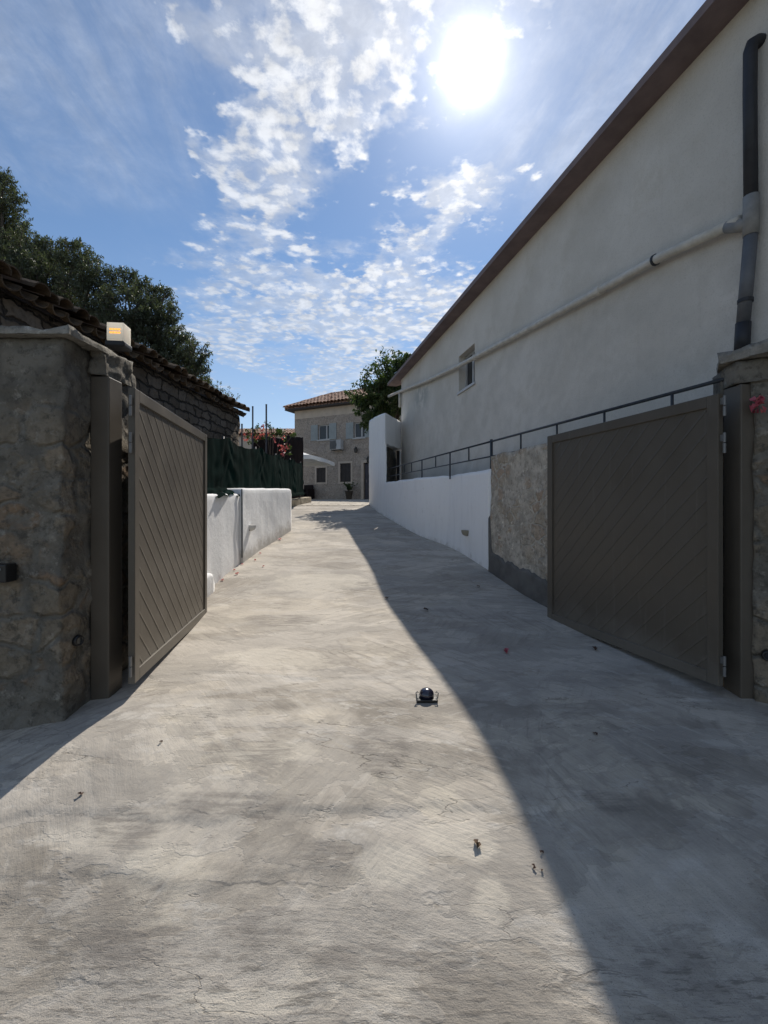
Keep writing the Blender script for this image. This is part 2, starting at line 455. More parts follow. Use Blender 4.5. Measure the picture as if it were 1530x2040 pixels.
    rid = N.noise(N.mapping(cs, scale=(2.4, 15.0, 1), rot=(0, 0, 0.12)), 3.0, 6, 0.74)
    ridm = N.math('MULTIPLY', N.step(rid, 0.52, 0.62), N.math('MULTIPLY', N.step(N.math('ADD', xyz[1], N.math('MULTIPLY', med, 0.5)), 2.05, 1.65), 0.70))
    col = N.mix(ridm, col, (0.15, 0.14, 0.125))
    # hairline cracks
    ck = N.noise(N.mapping(cs, scale=(0.35, 1.3, 1)), 0.9, 8, 0.55)
    crack = N.math('MULTIPLY', N.step(N.math('ABSOLUTE', N.math('SUBTRACT', ck, 0.52)), 0.0020, 0.0004), N.step(med, 0.44, 0.60))
    col = N.mix(N.math('MULTIPLY', crack, 0.5), col, (0.09, 0.085, 0.078))
    h = N.math('ADD', N.math('MULTIPLY', st1, 0.7), N.math('ADD', N.math('MULTIPLY', st2, 0.35), N.math('MULTIPLY', fine, 0.22)))
    h = N.math('ADD', h, N.math('MULTIPLY', ringm, 0.15))
    h = N.math('SUBTRACT', h, N.math('MULTIPLY', crack, 0.3))
    h = N.math('ADD', h, N.math('ADD', N.math('MULTIPLY', e1, 0.13), N.math('MULTIPLY', e2, 0.10)))
    h = N.math('ADD', h, N.math('MULTIPLY', lips, 0.22))
    h = N.math('ADD', h, N.math('MULTIPLY', N.math('ADD', rid, N.math('MULTIPLY', grit, 0.5)), N.math('MULTIPLY', near, 0.55)))
    col = N.vmath('MULTIPLY', col, (1.04, 1.02, 0.995))
    N.out(N.principled(col, 0.9, 0, N.bump(h, 0.70, 0.014), 0.2))


@mat('paving_stone')
def _(N):
    c = N.coord()
    cw = N.vmath('ADD', c, N.vmath('MULTIPLY', N.noise(c, 2.0, 3, 0.5, color=True), (.3, .3, 0)))
    e = N.voronoi(cw, 1.7, 'DISTANCE_TO_EDGE'); cc = N.voronoi(cw, 1.7, 'F1', 'Color')
    hue = N.mix(N.sep(cc)[0], (0.42, 0.37, 0.30), (0.52, 0.48, 0.41))
    hue = N.mix(N.step(N.noise(c, 6, 5, .6), .4, .7, 0, .4), hue, (0.33, 0.30, 0.26))
    col = N.mix(N.step(e, 0.015, 0.045), (0.24, 0.22, 0.19), hue)
    N.out(N.principled(col, 0.85, 0, N.bump(N.step(e, 0.0, 0.06), 0.4, 0.02), 0.2))


@mat('earth')
def _(N):
    c = N.coord()
    f = N.noise(c, 1.5, 8, 0.65)
    col = N.mix(N.step(f, .35, .65), (0.10, 0.085, 0.06), (0.20, 0.17, 0.12))
    N.out(N.principled(col, 0.95, 0, N.bump(N.noise(c, 20, 5, .6), .6, .03), 0.1))


def rubble(name, stone_a, stone_b, mortar, mortar_lo=0.02, mortar_hi=0.07, plaster_z=None, plaster_amt=0.5, scale=(3.6, 3.6, 6.5), bump=0.8, tint=None):
    m = bpy.data.materials.new(name); m.use_nodes = True; N = NT(m.node_tree)
    c = N.coord(); xyz = N.sep(c)
    wv = N.noise(c, 4.0, 4, 0.6, color=True)
    cw = N.vmath('ADD', c, N.vmath('MULTIPLY', N.vmath('SUBTRACT', wv, (.5, .5, .5)), (.14, .14, .10)))
    cm = N.mapping(cw, scale=scale)
    e = N.voronoi(cm, 1.0, 'DISTANCE_TO_EDGE', rand=0.85); cc = N.sep(N.voronoi(cm, 1.0, 'F1', 'Color', rand=0.85))
    st = N.mix(cc[0], stone_a, stone_b)
    if tint: st = N.mix(N.step(cc[1], 0.62, 0.75, 0, 0.85), st, tint)
    st = N.mix(N.step(N.noise(c, 22, 6, .65), .4, .7, 0, .55), st, tuple(x * .55 for x in stone_a))
    mo = N.mix(N.step(N.noise(c, 5, 6, .65), .36, .66), tuple(x * .62 for x in mortar), mortar)
    smear = N.noise(c, 2.1, 5, 0.62)
    cover = N.step(smear, 0.58 - 0.25 * plaster_amt, 0.66 - 0.2 * plaster_amt)
    if plaster_z is not None:
        cover = N.math('MAXIMUM', cover, N.step(N.math('ADD', xyz[2], N.math('MULTIPLY', smear, 0.8)), plaster_z + 0.25, plaster_z + 0.5))
    isst = N.math('MULTIPLY', N.step(e, mortar_lo, mortar_hi), N.math('SUBTRACT', 1.0, N.math('MULTIPLY', cover, 0.93)))
    col = N.mix(isst, mo, st)
    dirt = N.step(N.noise(c, 15, 10, .74), .50, .64, 0, .72)
    col = N.mix(dirt, col, tuple(x * .35 for x in mortar))
    wh = N.step(N.noise(N.mapping(c, loc=(3, 1, 5)), 11, 10, .74), .55, .68, 0, .65)
    col = N.mix(wh, col, tuple(min(1, x * 1.7) for x in mortar))
    h = N.math('ADD', N.math('MULTIPLY', isst, 0.8), N.math('ADD', N.math('MULTIPLY', N.noise(c, 9, 7, .7), 1.0), N.math('MULTIPLY', N.noise(c, 45, 5, .7), 0.35)))
    N.out(N.principled(col, 0.95, 0, N.bump(h, bump, 0.03), 0.15))
    MATS[name] = m; return m


rubble('pillar_stone', (0.20, 0.168, 0.125), (0.285, 0.24, 0.185), (0.205, 0.190, 0.162), mortar_lo=0.015, mortar_hi=0.12, plaster_z=1.95, plaster_amt=0.44, scale=(3.0, 3.0, 5.0), tint=(0.255, 0.175, 0.115), bump=0.9)
rubble('drive_stone', (0.40, 0.335, 0.255), (0.53, 0.455, 0.36), (0.60, 0.545, 0.46), plaster_amt=0.62, scale=(3.4, 3.4, 5.0), tint=(0.44, 0.33, 0.24), bump=0.8)
@mat('house_stone')
def _(N):
    c = N.coord(); xyz = N.sep(c)
    w = N.sep(N.vmath('SUBTRACT', N.noise(c, 2.2, 4, 0.6, color=True), (.5, .5, .5)))
    w2 = N.sep(N.vmath('SUBTRACT', N.noise(c, 9.0, 3, 0.6, color=True), (.5, .5, .5)))
    uu = N.math('ADD', N.math('ADD', xyz[0], xyz[1]), N.math('ADD', N.math('MULTIPLY', w[0], .5), N.math('MULTIPLY', w2[0], .10)))
    vv = N.math('ADD', xyz[2], N.math('ADD', N.math('MULTIPLY', w[1], .22), N.math('MULTIPLY', w2[1], .07)))
    b = N.n('ShaderNodeTexBrick'); N.link(N.comb(uu, vv, 0.0), b.inputs['Vector'])
    for k, v in (('Scale', 1.0), ('Mortar Size', .022), ('Mortar Smooth', .7), ('Bias', 0.0), ('Brick Width', .40), ('Row Height', .17)): b.inputs[k].default_value = v
    b.offset = .43; b.squash = .7; b.squash_frequency = 3
    N.put(b.inputs['Color1'], (0.13, 0.105, 0.080)); N.put(b.inputs['Color2'], (0.25, 0.205, 0.16)); N.put(b.inputs['Mortar'], (0.055, 0.047, 0.04))
    col = N.mix(N.step(N.noise(c, 16, 7, .7), .40, .70, 0, .6), b.outputs['Color'], (0.085, 0.07, 0.055))
    h = N.math('SUBTRACT', N.math('MULTIPLY', N.noise(c, 12, 7, .7), 1.0), N.math('MULTIPLY', b.outputs['Fac'], 1.2))
    N.out(N.principled(col, 0.95, 0, N.bump(h, 1.0, 0.04), 0.1))


rubble('far_stone', (0.36, 0.305, 0.26), (0.45, 0.39, 0.335), (0.37, 0.33, 0.295), 0.01, 0.04, plaster_amt=0.1, scale=(2.6, 2.6, 4.2), bump=0.4)
rubble('cap_stone', (0.20, 0.18, 0.15), (0.30, 0.27, 0.23), (0.34, 0.32, 0.28), plaster_amt=0.9, scale=(3, 3, 3), bump=0.9)


@mat('white_wash')
def _(N):
    c = N.coord()
    f = N.noise(N.mapping(c, scale=(5, 5, 0.8)), 1.5, 6, 0.65); g = N.noise(c, 7, 6, .62)
    col = N.mix(N.step(f, .45, .78), (0.88, 0.88, 0.875), (0.80, 0.80, 0.80))
    col = N.mix(N.step(g, .60, .72, 0, .30), col, (0.62, 0.61, 0.59))
    xyz = N.sep(c)
    hg = N.math('SUBTRACT', xyz[2], N.math('ADD', 0.37, N.math('MULTIPLY', N.math('SUBTRACT', xyz[1], 5.33), 0.117)))     # height above the sloping drive
    sp = N.step(N.math('SUBTRACT', hg, N.math('MULTIPLY', g, 0.45)), 0.10, -0.16, 0.0, 0.75)
    col = N.mix(sp, col, (0.40, 0.375, 0.335))
    h = N.math('ADD', N.noise(c, 6, 6, .6), N.math('MULTIPLY', N.noise(c, 60, 5, .65), .3))
    N.out(N.principled(col, 0.9, 0, N.bump(h, 0.35, 0.03), 0.2))


@mat('render_plaster')
def _(N):
    c = N.coord(); xyz = N.sep(c)
    f = N.noise(c, .8, 6, .6); g = N.noise(c, 70, 5, .7); b = N.noise(c, 3, 6, .62)
    st = N.noise(N.mapping(c, scale=(6, 6, .35)), 1.6, 5, .62)
    col = N.mix(N.step(f, .35, .65), (0.56, 0.528, 0.475), (0.655, 0.622, 0.57))
    col = N.mix(N.step(st, .56, .76, 0, .22), col, (0.46, 0.42, 0.36))
    col = N.mix(N.step(N.noise(c, 1.7, 8, .68), .50, .66, 0, .40), col, (0.50, 0.46, 0.39))
    low = N.step(N.math('ADD', xyz[2], N.math('MULTIPLY', b, 1.4)), 3.75, 2.7)
    col = N.mix(N.math('MULTIPLY', low, N.step(b, .40, .70, .02, .34)), col, (0.40, 0.38, 0.34))
    blot = N.step(N.vmath('LENGTH', N.vmath('SUBTRACT', N.mapping(c, scale=(0, .9, 1.6)), (0, 6.4, 4.35)), out='Value'), 0.9, 0.25)
    col = N.mix(N.math('MULTIPLY', blot, N.step(b, .40, .60, 0, .6)), col, (0.27, 0.29, 0.28))
    col = N.mix(N.step(g, .50, .70, 0, .42), col, (0.36, 0.335, 0.295))
    N.out(N.principled(col, 0.95, 0, N.bump(N.math('ADD', g, N.math('MULTIPLY', b, .6)), 0.5, 0.012), 0.15))


def tiles_mat(name, a, b, dirt):
    m = bpy.data.materials.new(name); m.use_nodes = True; N = NT(m.node_tree); c = N.coord()
    r = N.n('ShaderNodeNewGeometry').outputs['Random Per Island']
    col = N.mix(r, a, b)
    col = N.mix(N.step(N.noise(c, 7, 7, .7), .42, .68, 0, .8), col, dirt)
    N.out(N.principled(col, 0.9, 0, N.bump(N.noise(c, 40, 5, .65), .4, .01), 0.15)); MATS[name] = m


tiles_mat('old_tile', (0.085, 0.062, 0.043), (0.165, 0.12, 0.08), (0.05, 0.043, 0.034))
tiles_mat('red_tile', (0.36, 0.21, 0.145), (0.50, 0.34, 0.255), (0.30, 0.20, 0.15))


def leaf_mat(name, a, b, trans=0.3, rough=0.5, c3=None):
    m = bpy.data.materials.new(name); m.use_nodes = True; N = NT(m.node_tree)
    r = N.n('ShaderNodeNewGeometry').outputs['Random Per Island']
    col = N.mix(r, a, b)
    if c3: col = N.mix(N.step(r, .86, .9), col, c3)
    p = N.principled(col, rough, 0, None, 0.35)
    t = N.n('ShaderNodeBsdfTranslucent'); N.link(N.vmath('MULTIPLY', col, (1.3, 1.5, 0.7)), t.inputs['Color'])
    mx = N.n('ShaderNodeMixShader'); mx.inputs[0].default_value = trans; N.link(p, mx.inputs[1]); N.link(t.outputs[0], mx.inputs[2])
    N.out(mx.outputs[0]); MATS[name] = m


leaf_mat('olive_leaf', (0.045, 0.056, 0.034), (0.125, 0.138, 0.098), 0.26)
leaf_mat('tree_leaf', (0.030, 0.055, 0.022), (0.085, 0.115, 0.045), 0.32)
leaf_mat('weed_leaf', (0.08, 0.10, 0.04), (0.16, 0.16, 0.08), 0.3)
leaf_mat('bract', (0.34, 0.05, 0.09), (0.58, 0.16, 0.22), 0.35)
leaf_mat('dry_leaf', (0.06, 0.03, 0.022), (0.10, 0.05, 0.03), 0.1)
leaf_mat('pale_leaf', (0.10, 0.065, 0.045), (0.15, 0.10, 0.065), 0.1)
simple('bark', (0.09, 0.075, 0.06), 0.9, bump=0.8, bscale=25, var=.3)
@mat('gate_paint')
def _(N):
    c = N.coord()
    d1 = N.noise(c, 2.2, 7, .66); d2 = N.noise(N.mapping(c, scale=(14, 14, 1.0)), 1.4, 6, .66); d3 = N.noise(c, 38, 5, .7); z = N.sep(c)[2]
    col = N.mix(N.step(d1, .36, .66, 0, .55), (0.086, 0.073, 0.057), (0.108, 0.093, 0.073))
    col = N.mix(N.step(d2, .56, .70, 0, .30), col, (0.16, 0.145, 0.12))
    low = N.step(N.math('SUBTRACT', z, N.math('MULTIPLY', d1, .5)), .02, -.26, 0, .5)
    col = N.mix(low, col, (0.19, 0.175, 0.15))
    col = N.mix(N.step(d3, .62, .72, 0, .35), col, (0.17, 0.155, 0.13))
    N.out(N.principled(col, N.step(d1, .3, .7, .36, .58), 0, N.bump(N.noise(c, 180, 3, .6), .04, .005), 0.35))

simple('post_paint', (0.105, 0.089, 0.070), 0.48, var=.06, bump=0.04, bscale=120, spec=0.35)
simple('hinge_steel', (0.20, 0.20, 0.20), 0.5, 0.5, var=.1)
simple('black_plastic', (0.012, 0.012, 0.013), 0.35, var=.1, spec=.5)
simple('rail_paint', (0.040, 0.046, 0.055), 0.5, 0.2, var=.2, bump=.1)
simple('pvc_white', (0.51, 0.485, 0.435), 0.55, var=.14, vscale=9)
simple('pvc_grey', (0.115, 0.12, 0.13), 0.5, var=.18)
simple('pvc_joint', (0.24, 0.235, 0.225), 0.6, var=.2)
simple('pvc_dark', (0.030, 0.031, 0.036), 0.5, var=.2)
simple('soffit_brown', (0.185, 0.142, 0.140), 0.75, var=.18, vscale=3, bump=.15)
simple('cement', (0.135, 0.130, 0.122), 0.95, var=.2, vscale=4, bump=.6, bscale=45)
simple('kerb_stone', (0.40, 0.34, 0.25), 0.9, var=.25, bump=.6, bscale=30)
simple('frame_white', (0.45, 0.45, 0.45), 0.5, var=.05)
simple('shutter_grey', (0.31, 0.345, 0.355), 0.6, var=.08)
simple('dark_wood', (0.045, 0.040, 0.040), 0.6, var=.2)
simple('door_paint', (0.060, 0.058, 0.072), 0.55, var=.1)
simple('screen_cloth', (0.014, 0.009, 0.009), 0.9, var=.3, bump=.3)
simple('ac_casing', (0.40, 0.41, 0.42), 0.5, var=.06)
simple('ac_grille', (0.12, 0.125, 0.13), 0.6, var=.1)
simple('parasol_cloth', (0.80, 0.80, 0.78), 0.9, var=.04, bump=.1)
simple('terracotta', (0.075, 0.062, 0.05), 0.9, var=.2)
simple('pole_steel', (0.075, 0.075, 0.085), 0.5, 0.5, var=.2)
simple('lamp_housing', (0.55, 0.54, 0.52), 0.6, var=.08)
simple('lamp_housing_brown', (0.30, 0.27, 0.21), 0.6, var=.1)
simple('beacon_base', (0.02, 0.02, 0.022), 0.5, var=.1)
simple('house_band', (0.50, 0.43, 0.36), 0.9, var=.12, vscale=2, bump=.2)
simple('dust_white', (0.55, 0.53, 0.50), 0.95, var=.2)


@mat('glass_dark')
def _(N): N.out(N.principled((0.02, 0.024, 0.028), 0.08, 0, None, 0.5))


@mat('net_green')
def _(N):
    c = N.coord()
    f = N.noise(c, 3.5, 5, .6)
    wv = N.noise(N.mapping(c, scale=(160, 160, 160)), 1, 2, .5)
    col = N.mix(N.step(f, .35, .65), (0.003, 0.010, 0.009), (0.007, 0.021, 0.0185))
    p = N.principled(col, 0.95, 0, N.bump(wv, .25, .005), 0.02)
    t = N.n('ShaderNodeBsdfTranslucent'); N.put(t.inputs['Color'], (0.003, 0.03, 0.022))
    mx = N.n('ShaderNodeMixShader'); mx.inputs[0].default_value = .25; N.link(p, mx.inputs[1]); N.link(t.outputs[0], mx.inputs[2])
    N.out(mx.outputs[0])


@mat('lens_white')
def _(N):
    p = N.principled((0.93, 0.90, 0.83), 0.35, 0, None, 0.4)
    t = N.n('ShaderNodeBsdfTranslucent'); N.put(t.inputs['Color'], (0.95, 0.91, 0.82))
    mx = N.n('ShaderNodeMixShader'); mx.inputs[0].default_value = .75; N.link(p, mx.inputs[1]); N.link(t.outputs[0], mx.inputs[2])
    N.out(mx.outputs[0])


@mat('lamp_glow')
def _(N):
    e = N.n('ShaderNodeEmission'); N.put(e.inputs['Color'], (1.0, 0.42, 0.08)); e.inputs['Strength'].default_value = 1.6
    N.out(e.outputs[0])


@mat('stop_dome')
def _(N): N.out(N.principled((0.012, 0.012, 0.03), 0.22, 0.0, None, 0.6, **{'Coat Weight': 0.6}))


M = MATS

# ------------------------------------------------------------------ ground, drive, forecourt
def ticks(lo, hi, fine_lo, fine_hi, fine, coarse):
    out = []; y = lo
    while y < hi:
        out.append(y)
        if fine_lo <= y < fine_hi: y += fine
        else:
            st = coarse if (y > 18 or y < -4) else 0.12
            y = min(y + st, fine_lo) if y < fine_lo else y + st
    out.append(hi); return out


mb = MB(); xs = [-150, -60, -25, -12, -7, -4.2, -2.6, -1, 1, 2.6, 4.6, 8, 16, 40, 150]; ys = ticks(-60, 140, 1, 1, 1, 2.5)
mb.add([(x, y, gz(0, y) - 0.06 - (0.10 if y < 3.3 else 0)) for y in ys for x in xs], [(j * len(xs) + i, j * len(xs) + i + 1, (j + 1) * len(xs) + i + 1, (j + 1) * len(xs) + i) for j in range(len(ys) - 1) for i in range(len(xs) - 1)])
tag(mb.build('ground', M['earth'], smooth=True), kind='structure')


def drive_z(x, y):
    z = gz(x, y)
    n1 = mnoise.noise(Vector((x * 1.1, y * 1.4, 3.0)))
    n2 = mnoise.noise(Vector((x * 4.0, y * 9.0, 7.0)))
    n3 = mnoise.noise(Vector((x * 14.0, y * 22.0, 1.0)))
    z += 0.010 * n1 + 0.0030 * n2 + 0.0012 * n3
    # lips where one pour of cement was feathered over another
    e1 = 2.08 + 0.07 * mnoise.noise(Vector((x * 1.7, 0, 5))) + 0.03 * mnoise.noise(Vector((x * 7, 0, 9))) + 0.02 * x
    z += 0.007 * sst(y, e1 - 0.012, e1 + 0.012) * (1 - sst(x, 0.7, 1.2))
    e2 = 1.80 + 0.09 * mnoise.noise(Vector((x * 1.9, 4, 2))) + 0.03 * mnoise.noise(Vector((x * 8, 1, 2)))
    z += 0.005 * sst(y, e2 - 0.010, e2 + 0.010) * (1 - sst(x, -0.3, 0.4))
    e3 = 3.32 + 0.12 * mnoise.noise(Vector((x * 1.2, 8, 2)))
    z += 0.005 * sst(y, e3 - 0.02, e3 + 0.02)
    return z - 0.017


mb = MB(); ys = ticks(-3, 15.9, 1.1, 3.6, 0.016, 0.06)
ys = [y for y in ys]
xs = [-5.0, -4, -3.2] + [-2.7 + 0.022 * i for i in range(int(5.3 / 0.022) + 1)] + [2.9, 3.6, 4.4]
mb.add([(x, y, drive_z(x, y)) for y in ys for x in xs], [(j * len(xs) + i, j * len(xs) + i + 1, (j + 1) * len(xs) + i + 1, (j + 1) * len(xs) + i) for j in range(len(ys) - 1) for i in range(len(xs) - 1)])
tag(mb.build('driveway', M['concrete_drive'], smooth=True), kind='structure')
mb = MB()
mb.grid(lambda a, b: (-9 + 13 * a, 15.7 + 14 * b, gz(0, 15.7 + 14 * b) + 0.012 + 0.004 * mnoise.noise(Vector((a * 40, b * 40, 0)))), 60, 60)
tag(mb.build('forecourt_paving', M['paving_stone'], smooth=True), kind='structure')

# ------------------------------------------------------------------ white building on the right
def BX(y): return 3.78 - 0.227 * y
BN = Vector((-1.0, -0.227, 0)).normalized()       # outward, towards the drive
BT = Vector((-0.227, 1.0, 0)).normalized()
def B(y, off, z): return Vector((BX(y), y, z)) + BN * off


bld = empty('plastered_building', (BX(5), 5, 1.9), 'long off white plastered building with overhanging brown eave beside the drive', 'building')
Y0, Y1, ZE = -7.0, 14.2, 5.62
wy0, wy1, wz0, wz1 = 8.74, 9.54, 3.985, 4.765
mb = MB()
q = lambda ya, yb, za, zb: mb.add([B(ya, 0, za), B(yb, 0, za), B(yb, 0, zb), B(ya, 0, zb)], [(0, 1, 2, 3)])
q(Y0, wy0, -0.7, ZE); q(wy1, Y1, -0.7, ZE); q(wy0, wy1, -0.7, wz0); q(wy0, wy1, wz1, ZE)
D = -0.2
mb.add([B(wy0, 0, wz0), B(wy1, 0, wz0), B(wy1, D, wz0), B(wy0, D, wz0)], [(0, 1, 2, 3)])
mb.add([B(wy0, 0, wz1), B(wy1, 0, wz1), B(wy1, D, wz1), B(wy0, D, wz1)], [(3, 2, 1, 0)])
mb.add([B(wy0, 0, wz0), B(wy0, D, wz0), B(wy0, D, wz1), B(wy0, 0, wz1)], [(0, 1, 2, 3)])
mb.add([B(wy1, 0, wz0), B(wy1, D, wz0), B(wy1, D, wz1), B(wy1, 0, wz1)], [(3, 2, 1, 0)])
W = -8.0
mb.add([B(Y1, 0, -.7), B(Y1, W, -.7), B(Y1, W, ZE), B(Y1, W / 2, ZE + 1.3), B(Y1, 0, ZE)], [(0, 1, 2, 3, 4)])
mb.add([B(Y0, 0, -.7), B(Y0, W, -.7), B(Y0, W, ZE), B(Y0, W / 2, ZE + 1.3), B(Y0, 0, ZE)], [(4, 3, 2, 1, 0)])
mb.add([B(Y0, W, -.7), B(Y1, W, -.7), B(Y1, W, ZE), B(Y0, W, ZE)], [(3, 2, 1, 0)])
child(mb, 'wall', M['render_plaster'], bld)
# roof: a slab that runs out over the wall, its underside and edge painted brown
mb = MB(); ya, yb, ov, th = Y0 - .4, 14.97, 0.275, 0.085
pr = []
for yy in (ya, yb):
    pr += [B(yy, ov, ZE), B(yy, ov, ZE + th), B(yy, W / 2, ZE + 1.45), B(yy, W - ov, ZE + th), B(yy, W - ov, ZE), B(yy, W / 2, ZE + 1.31), B(yy, -.02, ZE)]
mb.add(pr, [(0, 1, 2, 3, 4, 5, 6)[::-1], (7, 8, 9, 10, 11, 12, 13)] + [(i, (i + 1) % 7, 7 + (i + 1) % 7, 7 + i) for i in range(7)])
child(mb, 'roof', M['soffit_brown'], bld, fix=True)
mb = MB()
def bbox(mb, ya, yb, oa, ob, za, zb):
    vs = [B(ya, oa, za), B(yb, oa, za), B(yb, ob, za), B(ya, ob, za), B(ya, oa, zb), B(yb, oa, zb), B(yb, ob, zb), B(ya, ob, zb)]
    return mb.add(vs, [(0, 3, 2, 1), (4, 5, 6, 7), (0, 1, 5, 4), (1, 2, 6, 5), (2, 3, 7, 6), (3, 0, 4, 7)])
bbox(mb, wy0 + .002, wy0 + .055, D + .003, D + .05, wz0 + .002, wz1 - .002); bbox(mb, wy1 - .055, wy1 - .002, D + .003, D + .05, wz0 + .002, wz1 - .002)
bbox(mb, wy0 + .057, wy1 - .057, D + .003, D + .05, wz0 + .002, wz0 + .05); bbox(mb, wy0 + .057, wy1 - .057, D + .003, D + .05, wz1 - .05, wz1 - .002)
bbox(mb, (wy0 + wy1) / 2 - .03, (wy0 + wy1) / 2 + .03, D + .003, D + .055, wz0 + .052, wz1 - .052)
win = child(mb, 'window', M['frame_white'], bld)
mb = MB(); bbox(mb, wy0 + .05, wy1 - .05, D + .01, D + .02, wz0 + .045, wz1 - .045); child(mb, 'pane', M['glass_dark'], win)
mb = MB(); bbox(mb, wy0 - .04, wy1 + .04, -.03, .035, wz0 - .045, wz0 + .004); child(mb, 'window_sill', M['frame_white'], win)

# sloping white drain pipe fixed along the wall
pp = [(15.6, 5.44), (14.0, 5.20), (11.4, 4.78), (9.3, 4.50), (6.6, 4.20), (4.35, 3.965), (3.60, 3.83)]
rt = empty('drain_pipe', B(9, .07, 4.4), 'white plastic drain pipe running downhill across the plastered wall', 'pipe')
mb = MB(); mb.tube([B(y, .075, z) for y, z in pp], .046, 12); child(mb, 'pipe', M['pvc_white'], rt, smooth=True)
mb = MB(); mb.tube([B(14.12, .075, 5.18), B(14.12, .075, 4.72)], .04, 10); child(mb, 'outlet', M['pvc_white'], rt, smooth=True)
def on_pipe(y):
    for (ya, za), (yb, zb) in zip(pp, pp[1:]):
        if yb <= y <= ya: return zb + (za - zb) * (y - yb) / (ya - yb)
for y in (11.35, 8.55, 5.2, 4.42):
    dv = (B(y + .05, .075, on_pipe(y + .05)) - B(y - .05, .075, on_pipe(y - .05))).normalized()
    c = B(y, .075, on_pipe(y)); mb = MB()
    mb.tube([c - dv * (.035 if y != 4.42 else .012), c + dv * (.035 if y != 4.42 else .012)], .056, 12)
    if y == 4.42: mb.tube([c, c - BN * .07], .008, 6)
    child(mb, 'clamp' if y == 4.42 else 'coupling', M['rail_paint'] if y == 4.42 else M['pvc_white'], rt, smooth=False)

# downpipe at the right edge: dark upper length, grey lower length
dp = empty('downpipe', B(3.5, .08, 2.75), 'thick vertical downpipe with dark upper length and grey lower length on the plastered wall', 'pipe')
mb = MB(); mb.tube([B(3.50, -.05, 5.20), B(3.505, .03, 5.195), B(3.515, .066, 5.175), B(3.522, .075, 5.13), B(3.525, .075, 4.8), B(3.518, .075, 3.93)], .047, 14); child(mb, 'upper_pipe', M['pvc_dark'], dp, smooth=True)
mb = MB(); mb.tube([B(3.516, .075, 3.97), B(3.518, .075, 3.66)], .053, 14); mb.tube([B(3.516, .075, 3.745), B(3.70, .075, 3.845)], .050, 12); child(mb, 'junction', M['pvc_joint'], dp, smooth=True)
mb = MB(); mb.tube([B(3.518, .075, 3.67), B(3.575, .078, 2.98)], .047, 14); child(mb, 'lower_pipe', M['pvc_grey'], dp, smooth=True)
mb = MB(); mb.tube([B(3.573, .078, 2.99), B(3.585, .08, 2.74)], .053, 14); child(mb, 'socket', M['pvc_dark'], dp, smooth=True)
for (ya, za) in ((3.558, 3.16),):
    mb = MB(); mb.tube([B(ya, .077, za - .014), B(ya, .077, za + .014)], .054, 14); mb.tube([B(ya + .06, .05, za), B(ya + .09, -.01, za - .02)], .008, 6); child(mb, 'bracket', M['pvc_dark'], dp)

# ------------------------------------------------------------------ retaining walls and pier on the right
def path_pt(path, y):
    for a, b in zip(path, path[1:]):
        if a[1] <= y <= b[1]:
            t = (y - a[1]) / (b[1] - a[1]); return a[0] + (b[0] - a[0]) * t
    return path[-1][0] if y > path[-1][1] else path[0][0]


RW = [(1.585, 6.6), (1.43, 7.5), (1.255, 8.45), (0.80, 9.55), (0.42, 11.0), (0.02, 12.75), (-0.33, 14.5), (-0.55, 16.2)]
def smooth_path(path, n):
    v = [Vector((p[0], p[1], 0)) for p in path]; out = []
    for i in range(len(v) - 1):
        p0, p1, p2, p3 = v[max(i - 1, 0)], v[i], v[i + 1], v[min(i + 2, len(v) - 1)]
        for k in range(n):
            t = k / n
            out.append(0.5 * ((2 * p1) + (p2 - p0) * t + (2 * p0 - 5 * p1 + 4 * p2 - p3) * t * t + (3 * p1 - p0 - 3 * p2 + p3) * t**3))
    out.append(v[-1]); return [(p.x, p.y) for p in out]


RWs = smooth_path(RW, 5)
def rw_top(y): return 2.075 + (2.235 - 2.075) * (y - 6.6) / 6.2 + 0.014 * mnoise.noise(Vector((y * 2.2, 0, 0)))
low = [p for p in RWs if p[1] <= 12.76]
tall = [p for p in RWs if p[1] >= 12.74]


def wall_along(path, th, topfn, botfn, res, amp, scale=2.5):
    """wall of thickness th to the right of a path; rough surface"""
    a = [Vector((x, y, 0)) for x, y in path]; right = []
    for i in range(len(a)):
        d = (a[min(i + 1, len(a) - 1)] - a[max(i - 1, 0)]).normalized(); right.append(a[i] + Vector((d.y, -d.x, 0)) * (th(a[i].y) if callable(th) else th))
    poly = [(p.x, p.y) for p in a][::-1] + [(p.x, p.y) for p in right]
    zmax = max(topfn(*p) for p in poly); zmin = min(botfn(*p) for p in poly)
    return rough_wall(poly, zmin, zmax, res, amp, scale, topfn, botfn)


rw = empty('retaining_wall', (1.2, 8.6, .8), 'white painted curving retaining wall rising to a tall pier along the right of the drive', 'wall')
mb = wall_along(low, .26, lambda x, y: rw_top(y), lambda x, y: gz(x, y) - .1, .07, .012); child(mb, 'low_wall', M['white_wash'], rw, smooth=True)
def tall_top(y): return 4.25 + (4.66 - 4.25) * (y - 12.75) / 3.3 - .25 * sst(y, 15.9, 16.3) + .012 * mnoise.noise(Vector((y * 3, 1, 0)))
mb = wall_along(tall, lambda y: .05 + .21 * sst(y, 13.0, 13.8), lambda x, y: tall_top(y), lambda x, y: gz(x, y) - .1, .08, .014); child(mb, 'pier', M['white_wash'], rw, smooth=True)
